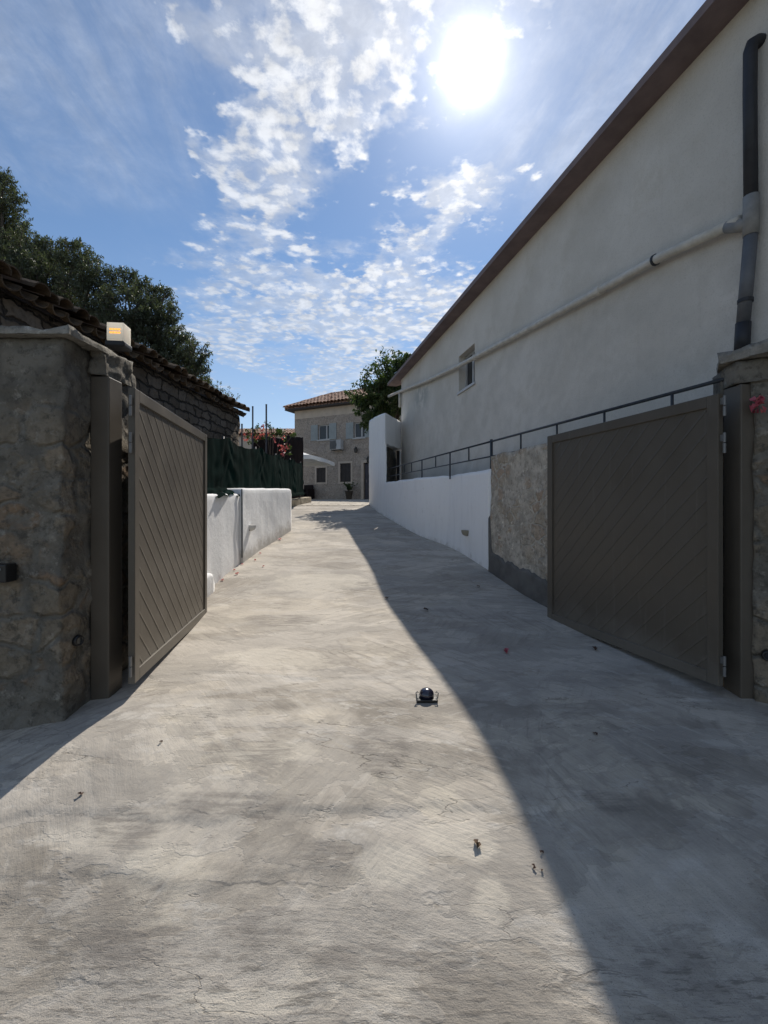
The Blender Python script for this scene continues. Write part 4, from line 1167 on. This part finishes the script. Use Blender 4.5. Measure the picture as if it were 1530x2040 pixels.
def tree(name, label, lst, y, base, m, rg, l, w, twigs, leaves, trunk_r, group=None, dy=.6, limbs=7):
    r = empty(name, base, label, 'tree', group)
    bl = px_blobs(lst, y, dy, rg); mt = MB(); base = Vector(base)
    ctr = sum((b[0] for b in bl), Vector()) / len(bl); fork = base.lerp(ctr, .55)
    mt.tube([base - Vector((0, 0, .2)), base.lerp(fork, .5) + Vector((rg.gauss(0, .12), rg.gauss(0, .12), 0)), fork], [trunk_r, trunk_r * .75, trunk_r * .55], 10)
    for b in bl:
        mid = fork.lerp(b[0], .5) + Vector((rg.gauss(0, .15), rg.gauss(0, .15), .1))
        mt.tube([fork, mid, b[0], b[0] + (b[0] - mid).normalized() * b[1] * .5], [trunk_r * .4, trunk_r * .25, trunk_r * .13, .006], 6)
    ml = MB(); crown(ml, bl, rg, twigs, leaves, l, w, mt=mt)
    child(mt, 'trunk', M['bark'], r, smooth=True); child(ml, 'crown', m, r)
    return r


G = 'olive trees behind the old stone house'
tree('olive_tree', 'tall grey green olive tree at the left edge behind the stone house', [(5, 385, 38, 1), (-45, 370, 55, 1), (8, 455, 48, 1), (-50, 470, 80, 1), (45, 510, 45, 1), (10, 530, 60, 1), (-60, 570, 80, 1), (20, 590, 50, 1), (-110, 430, 80, 1)], 12.5, (-10.6, 12.6, 1.2), M['olive_leaf'], random.Random(21), .105, .030, 120, 26, .2, G)
tree('olive_tree', 'middle olive tree with bushy crown rising above the sagging tiled roof', [(100, 505, 34, 1), (150, 515, 34, 1), (185, 550, 36, .9), (120, 560, 55, 1), (75, 560, 50, 1), (170, 600, 55, 1), (110, 620, 60, 1), (195, 650, 50, 1), (60, 620, 50, 1), (45, 540, 40, 1)], 12.0, (-8.8, 12.2, 1.2), M['olive_leaf'], random.Random(22), .105, .030, 125, 26, .2, G)
tree('olive_tree', 'rounded dark olive tree right of the others, behind the gate beacon', [(250, 565, 32, 1), (292, 590, 34, 1), (325, 595, 26, .8), (250, 620, 50, 1), (310, 650, 48, 1), (335, 625, 25, .8), (350, 690, 42, 1), (385, 705, 28, 1), (392, 745, 24, 1), (290, 700, 60, 1), (230, 680, 55, 1), (350, 740, 45, 1), (310, 760, 50, 1), (250, 740, 50, 1), (405, 770, 22, .8)], 11.6, (-6.2, 11.8, 1.2), M['olive_leaf'], random.Random(23), .10, .030, 130, 26, .2, G)
rgt = random.Random(24)
stt = tree('shade_tree', 'dark leafy tree hanging over the white pier, with loose upper twigs', [(775, 802, 32, 1), (742, 812, 26, 1), (790, 768, 30, 1), (765, 768, 22, .8), (735, 838, 18, 1), (770, 830, 28, 1), (800, 800, 28, 1), (715, 815, 12, .7), (755, 785, 26, .9), (725, 800, 16, .7), (822, 770, 45, 2), (806, 778, 32, 2.2), (835, 810, 45, 1), (810, 735, 30, .8)], 17.4, (0.55, 17.7, 1.65), M['tree_leaf'], rgt, .14, .065, 85, 20, .12, dy=.5)  # last blobs: unseen foliage behind the building, added to block the sun
ml, ms = MB(), MB()
for (u0, v0, u1, v1) in ((770, 770, 760, 700), (775, 760, 772, 712), (785, 760, 782, 697), (790, 755, 797, 703), (760, 775, 742, 725), (750, 785, 722, 752), (745, 790, 708, 765), (740, 800, 690, 781), (765, 770, 752, 718), (780, 765, 768, 730), (748, 780, 733, 735), (735, 805, 698, 797), (745, 835, 727, 855), (755, 845, 745, 862)):
    a, b = P(u0, v0, 17.4), P(u1, v1, 17.3 + rgt.uniform(-.7, .7)); mid = a.lerp(b, .5) + Vector((rgt.gauss(0, .08), 0, .06))
    ms.tube([a, mid, b], [.018, .012, .004], 5)
    for i in range(120):
        t = rgt.random() ** .8; q_ = a.lerp(mid, t * 2) if t < .5 else mid.lerp(b, t * 2 - 1)
        leaf(ml, q_ + Vector((rgt.gauss(0, .13), rgt.gauss(0, .16), rgt.gauss(0, .10))) * (1.25 - .6 * t), .155 * rgt.uniform(.6, 1.2), .072, rgt)
child(ml, 'loose_shoots', M['tree_leaf'], stt); child(ms, 'twigs', M['bark'], stt)

# ------------------------------------------------------------------ behind the netting: screens, poles, bougainvillea
def screen(x0, x1, y0, y1, zt, label):
    r = empty('shade_screen', ((x0 + x1) / 2, (y0 + y1) / 2, 1.7), label, 'screen', 'dark screens behind the netting')
    a, b = Vector((x0, y0, 0)), Vector((x1, y1, 0)); nrm = Vector((b.y - a.y, -(b.x - a.x), 0)).normalized()
    mb = MB(); mb.grid(lambda s, t: a.lerp(b, s) + nrm * .03 * mnoise.noise(Vector((s * 7, t * 2, x0))) + Vector((0, 0, 1.6 + (zt - 1.6) * t + (.03 * mnoise.noise(Vector((s * 5, 9, 0))) if t > .9 else 0))), 30, 16)
    child(mb, 'cloth', M['screen_cloth'], r, smooth=True, solid=.012)
    for p in (a, b):
        mb = MB(); mb.tube([p + nrm * -.04 + Vector((0, 0, 1.5)), p + nrm * -.04 + Vector((0, 0, zt + .02))], .025, 8); child(mb, 'post', M['dark_wood'], r)
    return r


a = P(503, 874, 16.6); b = P(565, 872, 17.3)
screen(a.x, b.x, a.y, b.y, 4.22, 'wide dark brown cloth screen behind the bougainvillea')
a = P(566, 872, 17.5); b = P(604, 869, 18.2)
screen(a.x, b.x, a.y, b.y, 4.40, 'narrow dark brown cloth screen at the end of the netting')
for (u, v, yy, rr, lab) in ((503.5, 810, 15.6, .027, 'tall steel pole left of the bougainvillea'), (530.5, 806, 15.6, .029, 'taller steel pole rising out of the bougainvillea'), (482, 845, 14.6, .026, 'short steel pole beside the end of the old stone house')):
    p = P(u, v, yy); r = empty('steel_pole', (p.x, p.y, gz(0, yy)), lab, 'pole', 'steel poles behind the netting')
    mb = MB(); mb.tube([(p.x, p.y, gz(0, yy) - .1), p], rr, 10); child(mb, 'tube', M['pole_steel'], r)
    mb = MB(); mb.lathe([(rr + .004, -.02), (rr + .004, .008), (rr * .5, .016)], p, 10); child(mb, 'cap', M['black_plastic'], r)
rg = random.Random(31)
bv = empty('bougainvillea', (-4.1, 15.7, 1.5), 'bougainvillea with pink and red bracts over the dark screen', 'plant')
mg, mp, ms = MB(), MB(), MB()
bl = px_blobs([(497, 868, 15, .9), (520, 862, 15, .9), (543, 862, 16, 1), (560, 868, 13, .8), (535, 843, 11, .6), (527, 838, 7, .4), (580, 868, 11, .5), (590, 858, 7, .35), (545, 850, 9, .6), (566, 895, 11, .7), (572, 905, 9, .4)], 16.2, .25, rg)
crown(mg, bl, rg, 40, 12, .10, .06, mt=ms)
pb = px_blobs([(492, 868, 10, 1), (510, 868, 10, .8), (533, 843, 8, .8), (525, 862, 12, .7), (545, 868, 10, .6), (590, 862, 6, .5), (566, 893, 10, 1.6), (568, 905, 6, 1), (575, 870, 8, .5), (580, 912, 4, .8), (528, 835, 5, .5)], 15.9, .2, rg)
crown(mp, pb, rg, 42, 7, .10, .085)
for b in bl:
    ms.tube([Vector((-4.1 + rg.gauss(0, .1), 16.3, 1.5)), Vector((-4.1, 16.3, 3.2)).lerp(b[0], .6), b[0]], [.02, .012, .005], 5)
child(mg, 'foliage', M['tree_leaf'], bv); child(mp, 'bracts', M['bract'], bv); child(ms, 'stems', M['bark'], bv)

# distant red roof
dh = empty('distant_house', (-11.4, 36, 2.3), 'far house showing only its pale red roof behind the bougainvillea', 'house')
p0 = P(470, 868, 36)
mb = MB(); mb.box((p0.x, 35.6, 2.0), (p0.x + 6.5, 41, p0.z - .05)); child(mb, 'wall', M['house_band'], dh)
mb = MB(); tile_roof(mb, (p0.x - .2, 35.4, p0.z - .02), (1, 0, 0), (0, 1, 0), math.radians(17), 24, 7, .28, .42, .13, .01, random.Random(5)); child(mb, 'roof', M['red_tile'], dh)
mb = MB(); mb.add([(p0.x - .2, 35.5, p0.z - .06), (p0.x + 6.7, 35.5, p0.z - .06), (p0.x + 6.7, 38.3, p0.z + .76), (p0.x - .2, 38.3, p0.z + .76), (p0.x + 6.7, 41.2, p0.z - .06), (p0.x - .2, 41.2, p0.z - .06)], [(0, 1, 2, 3), (3, 2, 4, 5), (0, 3, 5), (1, 4, 2)]); child(mb, 'roof_boards', M['dark_wood'], dh)

# ------------------------------------------------------------------ stone house at the top of the drive
H0 = Vector(((587 - CU) / F * 26.78, 26.78, 0)); H1 = Vector(((730 - CU) / F * 24.6, 24.6, 0))
HD = (H1 - H0).normalized(); HN = Vector((HD.y, -HD.x, 0))        # facade direction, outward normal
def hs(u):                                                        # pixel column -> distance along the facade
    k = (u - CU) / F; return (H0.x - k * H0.y) / (k * HD.y - HD.x)
def hp(s, z, off=0.0): return H0 + HD * s + HN * off + Vector((0, 0, z))
def hz(u, v): return EYE + (CV - v) / F * (H0.y + HD.y * hs(u))
def hquad(mb, s0, s1, z0, z1, o0, o1):
    vs = [hp(s0, z0, o0), hp(s1, z0, o0), hp(s1, z0, o1), hp(s0, z0, o1), hp(s0, z1, o0), hp(s1, z1, o0), hp(s1, z1, o1), hp(s0, z1, o1)]
    return mb.add(vs, [(0, 3, 2, 1), (4, 5, 6, 7), (0, 1, 5, 4), (1, 2, 6, 5), (2, 3, 7, 6), (3, 0, 4, 7)])


SH_ = 9.4; ZT = hz(587, 818) - .05; ZB = hz(640, 830)
fh = empty('village_house', hp(3, 2.0), 'two storey stone house with tile roof and grey shutters at the drive top', 'house')
wins = [(634, 656, 846, 876), (705, 727, 841, 872)]
dows = [(630.6, 649, 932, 961), (677.6, 699, 923, 960)]
holes = []
for (u0, u1, v0, v1) in wins + dows: holes.append((hs(u0), hs(u1), hz((u0 + u1) / 2, v1), hz((u0 + u1) / 2, v0)))
dr_ = (hs(724.5), hs(724.5) + .98, 1.9, hz(725, 922)); holes.append(dr_)
ss = sorted({0.0, SH_} | {x for h in holes for x in h[:2]}); zs = sorted({1.4, ZB, ZT} | {x for h in holes for x in h[2:]})
mb, mbb = MB(), MB()
for a, b in zip(ss, ss[1:]):
    for c, d_ in zip(zs, zs[1:]):
        ms_, mz = (a + b) / 2, (c + d_) / 2
        if any(h[0] < ms_ < h[1] and h[2] < mz < h[3] for h in holes): continue
        (mbb if mz > ZB else mb).add([hp(a, c), hp(b, c), hp(b, d_), hp(a, d_)], [(0, 1, 2, 3)])
for h in holes:
    dpt = -.16
    mb.add([hp(h[0], h[2]), hp(h[1], h[2]), hp(h[1], h[3]), hp(h[0], h[3]), hp(h[0], h[2], dpt), hp(h[1], h[2], dpt), hp(h[1], h[3], dpt), hp(h[0], h[3], dpt)], [(0, 4, 5, 1), (1, 5, 6, 2), (2, 6, 7, 3), (3, 7, 4, 0)])
DP = -3.2
mb.add([hp(0, 1.4), hp(0, ZT), hp(0, ZT, DP), hp(0, 1.4, DP)], [(0, 1, 2, 3)]); mb.add([hp(SH_, 1.4), hp(SH_, ZT), hp(SH_, ZT, DP), hp(SH_, 1.4, DP)], [(3, 2, 1, 0)]); mb.add([hp(0, 1.4, DP), hp(SH_, 1.4, DP), hp(SH_, ZT, DP), hp(0, ZT, DP)], [(3, 2, 1, 0)])
child(mb, 'wall', M['far_stone'], fh)
child(mbb, 'plaster_band', M['house_band'], fh)
for i, h in enumerate(holes[:2]):
    mb = MB(); o = -.13
    for (a, b, c, d_) in ((h[0] + .003, h[0] + .06, h[2] + .003, h[3] - .003), (h[1] - .06, h[1] - .003, h[2] + .003, h[3] - .003), (h[0] + .062, h[1] - .062, h[2] + .003, h[2] + .06), (h[0] + .062, h[1] - .062, h[3] - .06, h[3] - .003), ((h[0] + h[1]) / 2 + .12 * (1 if i == 0 else .6), (h[0] + h[1]) / 2 + .20 * (1 if i == 0 else .8), h[2] + .062, h[3] - .062)): hquad(mb, a, b, c, d_, o, o + .05)
    w = child(mb, 'window', M['frame_white'], fh)
    mb = MB(); hquad(mb, h[0] + .05, h[1] - .05, h[2] + .05, h[3] - .05, o + .008, o + .02); child(mb, 'pane', M['glass_dark'], w)
    mb = MB(); hquad(mb, h[0] - .06, h[1] + .06, h[2] - .07, h[2] + .003, -.02, .07); child(mb, 'window_sill', M['frame_white'], w)
    for (a, b, ang) in ((h[0] - .50, h[0] - .02, -1), (h[1] + .02, h[1] + .50, 1)):
        mb = MB(); hquad(mb, a, b, h[2] - .02, h[3] + .02, .012, .05)
        for k in range(14):
            zz = h[2] + .10 + (h[3] - h[2] - .2) * k / 13; hquad(mb, a + .07, b - .07, zz - .018, zz + .018, .0505, .062)
        child(mb, 'shutter', M['shutter_grey'], w)
for h in holes[2:4]:
    mb = MB(); o = -.10; mid = (h[0] + h[1]) / 2
    hquad(mb, h[0] + .01, mid - .004, h[2] + .01, h[3] - .01, o, o + .04); hquad(mb, mid + .004, h[1] - .01, h[2] + .01, h[3] - .01, o, o + .04)
    for k in range(12):
        zz = h[2] + .08 + (h[3] - h[2] - .16) * k / 11
        for (a, b) in ((h[0] + .05, mid - .04), (mid + .04, h[1] - .05)): hquad(mb, a, b, zz - .02, zz + .02, o + .041, o + .055)
    w = child(mb, 'closed_shutter', M['dark_wood'], fh)
    mb = MB()
    for (a, b, c, d_) in ((h[0] - .11, h[0] - .002, h[2] - .1, h[3] + .12), (h[1] + .002, h[1] + .11, h[2] - .1, h[3] + .12), (h[0], h[1], h[3] + .002, h[3] + .12), (h[0], h[1], h[2] - .1, h[2] - .002)): hquad(mb, a, b, c, d_, -.02, .025)
    child(mb, 'stone_surround', M['house_band'], fh)
h = dr_; mb = MB(); hquad(mb, h[0] + .05, h[1] - .05, h[2], h[3] - .05, -.12, -.07); 
for k in range(5): hquad(mb, h[0] + .12 + k * .155, h[0] + .24 + k * .155, h[2] + .2, h[3] - .2, -.0695, -.055)
door = child(mb, 'door', M['door_paint'], fh)
mb = MB(); c = hp(h[0] + .16, 3.0, -.03); mb.tube([c - Vector((0, 0, .08)), c + Vector((0, 0, .08))], .015, 8); child(mb, 'handle', M['hinge_steel'], door)
mb = MB()
for (a, b, c, d_) in ((h[0] - .16, h[0] - .002, h[2] - .1, h[3] + .16), (h[1] + .002, h[1] + .16, h[2] - .1, h[3] + .16), (h[0], h[1], h[3] + .002, h[3] + .16)): hquad(mb, a, b, c, d_, -.02, .03)
child(mb, 'door_surround', M['house_band'], fh)
# hipped tile roof
ov = .42; sl = math.radians(27); rise = 1.6
e = HD; dd = -HN; org = hp(-ov, ZT + .13, ov)
hipw = rise
mb = MB(); tile_roof(mb, org, e, dd, sl, int((SH_ + 2 * ov) / .24), 6, .24, .42, .115, .008, random.Random(6), limit=lambda s, t: t * math.cos(sl) < min(s + .1, SH_ + 2 * ov - s + .1, rise + ov))
# ridge tiles up the hip and along the ridge
hipb = org + Vector((0, 0, .06)); R0 = hp(-ov + rise + ov, ZT + .2 + (rise + ov) * math.tan(sl), ov - rise - ov)
mb.tube([hipb, R0], .11, 8); R1 = R0 + HD * (SH_ - 2 * rise); mb.tube([R0, R1], .11, 8)
child(mb, 'roof', M['red_tile'], fh)
mb = MB(); E0, E1, E2, E3 = hp(-ov, ZT + .06, ov), hp(SH_ + ov, ZT + .06, ov), hp(SH_ + ov, ZT + .06, DP - ov), hp(-ov, ZT + .06, DP - ov)
R0d, R1d = R0 - Vector((0, 0, .16)), R1 - Vector((0, 0, .16)); lowv = Vector((0, 0, -.055))
mb.add([E0, E1, E2, E3, R0d, R1d, E0 + lowv, E1 + lowv, E2 + lowv, E3 + lowv], [(0, 1, 5, 4), (1, 2, 5), (2, 3, 4, 5), (3, 0, 4), (0, 6, 7, 1), (1, 7, 8, 2), (2, 8, 9, 3), (3, 9, 6, 0), (6, 9, 8, 7)])
child(mb, 'eaves', M['dark_wood'], fh)
# lean-to over the terrace at the left of the facade
mb = MB(); s0, s1 = hs(604), hs(634)
for k in range(7):
    a = hp(s0 - .3, hz(605, 888) + .02 - k * .10, .2 + k * .28); b = hp(s1 + .05, hz(632, 906) - k * .04, .2 + k * .28)
    mm = (b - a); nn = HN * .10; t_ = Vector((0, 0, .05)); mb.add([a, b, b + nn, a + nn, a + t_, b + t_, b + nn + t_, a + nn + t_], [(0, 3, 2, 1), (4, 5, 6, 7), (0, 1, 5, 4), (1, 2, 6, 5), (2, 3, 7, 6), (3, 0, 4, 7)])
child(mb, 'pergola', M['house_band'], fh)

# things hung on the facade and standing before it
sA0, sA1 = hs(664), hs(686); zA0, zA1 = hz(675, 897), hz(675, 878)
ac = empty('air_conditioner', hp((sA0 + sA1) / 2, zA0, .2), 'pale air conditioning unit between the upper windows of the stone house', 'air conditioner')
mb = MB(); hquad(mb, sA0, sA1, zA0, zA1, .08, .40); child(mb, 'casing', M['ac_casing'], ac, bevel=.02)
mb = MB(); cc_ = hp(sA0 + (sA1 - sA0) * .34, (zA0 + zA1) / 2, .405); q_ = HN.to_track_quat('Z', 'Y').to_matrix().to_4x4(); mb.lathe([(.22, 0), (.22, .012), (.20, .012), (.195, .004), (.05, .004), (.05, .014), (.001, .014)], cc_, 24, q_)
for k in range(-4, 5): hquad(mb, sA0 + (sA1 - sA0) * .34 - .19, sA0 + (sA1 - sA0) * .34 + .19, (zA0 + zA1) / 2 + k * .04 - .004, (zA0 + zA1) / 2 + k * .04 + .004, .415, .42)
hquad(mb, sA0 + .02, sA0 + (sA1 - sA0) * .58, zA0 + .03, zA1 - .03, .4005, .407)
child(mb, 'fan_grille', M['ac_grille'], ac)
for s_ in (sA0 + .12, sA1 - .12):
    mb = MB(); hquad(mb, s_ - .02, s_ + .02, zA0 - .04, zA0 - .002, .002, .38); child(mb, 'bracket', M['ac_grille'], ac)


def facade_lamp(u, v, label):
    s_, z_ = hs(u), hz(u, v); r = empty('wall_lantern', hp(s_, z_, .1), label, 'light', 'lanterns on the stone house')
    mb = MB(); mb.lathe([(.05, -.16), (.085, -.12), (.10, .06), (.05, .13), (.015, .18)], hp(s_, z_, .16), 8); child(mb, 'lantern', M['black_plastic'], r)
    mb = MB(); mb.tube([hp(s_, z_ - .1, .0), hp(s_, z_ + .16, .06), hp(s_, z_ + .18, .16)], .014, 6); child(mb, 'arm', M['black_plastic'], r)
facade_lamp(711.5, 897, 'black lantern on the stone house wall below the right upper window')
facade_lamp(736, 916, 'black lantern above the door of the stone house')

pt = hp(hs(702), gz(0, 25.0), .38); pp_ = empty('potted_plant', pt, 'potted plant standing by the door of the stone house', 'plant')
mb = MB(); mb.lathe([(.13, 0), (.15, .04), (.21, .40), (.235, .42), (.235, .47), (.20, .47), (.18, .42)], pt, 18); child(mb, 'pot', M['terracotta'], pp_, smooth=True)
ml, ms = MB(), MB(); rg = random.Random(8); twig_plant(ml, ms, pt + Vector((0, 0, .42)), .55, 26, rg, .13, .07, .17, 10); child(ml, 'foliage', M['tree_leaf'], pp_); child(ms, 'stems', M['bark'], pp_)

s_ = hs(618); pt = hp(s_, gz(0, 25.8), .5)
wb = empty('wicker_chair', pt, 'dark wicker armchair below the parasol in front of the stone house', 'chair')
rz_ = math.atan2(HD.y, HD.x); mm = Matrix.Translation(pt) @ Matrix.Rotation(rz_, 4, 'Z')
mb = MB(); mb.box((-.32, -.30, .30), (.32, .30, .42), mm); child(mb, 'seat', M['screen_cloth'], wb, bevel=.02)
mb = MB(); mb.box((-.32, .30, .06), (.32, .38, .86), mm); child(mb, 'backrest', M['screen_cloth'], wb, bevel=.02)
for sx in (-1, 1):
    mb = MB(); mb.box((sx * .36 - .04, -.30, .06), (sx * .36 + .04, .38, .62), mm); child(mb, 'armrest', M['screen_cloth'], wb, bevel=.02)
for sx in (-.3, .3):
    for sy in (-.26, .32):
        mb = MB(); mb.box((sx - .025, sy - .025, 0), (sx + .025, sy + .025, .058), mm); child(mb, 'leg', M['screen_cloth'], wb)

# parasol
pc_ = Vector((P(577, 900, 21.6).x, 21.6, 0)); zr = EYE + (CV - 925) / F * 21.6 + .22
um = empty('parasol', (pc_.x, pc_.y, gz(0, 21.6)), 'white square parasol on the terrace before the stone house', 'parasol')
mb = MB(); half = 1.72; rot = Matrix.Rotation(math.radians(-12), 3, 'Z')
cs = [rot @ Vector((x, y, 0)) * half for x, y in ((1, -1), (1, 1), (-1, 1), (-1, -1))]
apex = Vector((pc_.x, pc_.y, zr + .62)); nseg = 6; vs = []
for i in range(4):
    a, b = cs[i], cs[(i + 1) % 4]
    for r_i in range(6):
        t = r_i / 5
        for k in range(nseg + 1):
            q_ = a.lerp(b, k / nseg) * t; vs.append(Vector((pc_.x + q_.x, pc_.y + q_.y, apex.z - .62 * t - .05 * math.sin(math.pi * t) - (.06 * math.sin(math.pi * k / nseg) * -t * .6))))
    for k in range(nseg + 1):
        q_ = a.lerp(b, k / nseg) * 1.005; vs.append(Vector((pc_.x + q_.x, pc_.y + q_.y, zr - .18 + .02 * math.sin(k * 2.1) + .036 * math.sin(math.pi * k / nseg))))
blk = (nseg + 1) * 7
mb.add(vs, [(i * blk + r_i * (nseg + 1) + k, i * blk + (r_i + 1) * (nseg + 1) + k, i * blk + (r_i + 1) * (nseg + 1) + k + 1, i * blk + r_i * (nseg + 1) + k + 1) for i in range(4) for r_i in range(6) for k in range(nseg)])
child(mb, 'canopy', M['parasol_cloth'], um, solid=.008)
mb = MB(); mb.tube([(pc_.x, pc_.y, gz(0, 21.6)), (pc_.x, pc_.y, apex.z + .06)], .03, 10); child(mb, 'pole', M['pole_steel'], um)
for c in cs:
    mb = MB(); mb.tube([apex - Vector((0, 0, .08)), Vector((pc_.x + c.x * .98, pc_.y + c.y * .98, zr - .02))], .012, 6); child(mb, 'rib', M['pole_steel'], um)
mb = MB(); mb.lathe([(.30, 0), (.30, .06), (.06, .09), (.05, .3)], (pc_.x, pc_.y, gz(0, 21.6)), 20); child(mb, 'foot', M['ac_grille'], um)

# ------------------------------------------------------------------ fallen petals and leaves
def fallen(u, v, size, m, name, label, cat, group, seed):
    p = ground_hit(u, v); rg = random.Random(seed); mb = MB()
    z = drive_z(p.x, p.y) if p.y < 15.8 else p.z
    n = 3 if m != 'dry_leaf' else 2
    for i in range(n):
        e_ = Matrix.Rotation(rg.uniform(0, 6.28), 3, 'Z') @ Matrix.Rotation(rg.uniform(-.5, .5), 3, 'X')
        leaf(mb, (p.x + rg.gauss(0, size * .2), p.y + rg.gauss(0, size * .2), z + size * .25 + .004 * i), size, size * .75, rg, .35, e_)
    o = mb.build(name, M[m], loc=(p.x, p.y, z)); return tag(o, label, cat, group)


GP = 'bougainvillea petals fallen on the drive'
for i, (u, v, sz, lab) in enumerate([
    (555, 1076, .075, 'largest red petal cluster on the drive near the far end of the garden wall'),
    (518, 1104, .042, 'red petal next to the second stretch of white garden wall, farthest but one'),
    (508, 1117, .042, 'red petal on the drive a little off the foot of the garden wall'),
    (483, 1125, .04, 'red petal touching the foot of the garden wall by the conduit'),
    (524, 1129, .035, 'pinkish petal lying alone away from the garden wall'),
    (466, 1137, .035, 'small petal in the corner below the grey conduit'),
    (474, 1145, .05, 'bright red petal just out from the foot of the grey conduit'),
    (443, 1158, .045, 'red petal nearest the end of the left gate leaf'),
    (1007, 1297, .055, 'red petal in the shade in front of the right gate leaf')]):
    fallen(u, v, sz, 'bract', 'fallen_petal', lab, 'petal', GP, 40 + i)
GL = 'dry leaves fallen on the drive'
for i, (u, v, sz, m, lab) in enumerate([
    (770, 1193, .05, 'dry_leaf', 'dark dry leaf lying on the edge of the building shadow'),
    (850, 1217, .065, 'dry_leaf', 'largest dark leaf in the shade up the drive'),
    (953, 1168, .05, 'dry_leaf', 'dark leaf in the shade near the end of the white retaining wall'),
    (1183, 1292, .055, 'dry_leaf', 'brown leaf under the lower edge of the right gate leaf'),
    (1187, 1457, .025, 'dry_leaf', 'tiny dark leaf in the shade at the right foreground'),
    (951, 1677, .034, 'pale_leaf', 'curled brown leaf on the sunlit concrete near the shadow edge'),
    (162, 1583, .024, 'dry_leaf', 'tiny dark leaf on the sunlit concrete at the left foreground'),
    (1079, 1691, .016, 'dry_leaf', 'crumb of leaf at the edge of the shadow in the foreground'),
    (1064, 1721, .018, 'dry_leaf', 'thin leaf scrap below the curled brown leaf'),
    (320, 1478, .018, 'dry_leaf', 'tiny dark scrap on the sunlit concrete before the left gate leaf'),
    (1080, 1728, .014, 'dry_leaf', 'smallest leaf scrap by the foreground shadow edge')]):
    fallen(u, v, sz, m, 'fallen_leaf', lab, 'leaf', GL, 60 + i)
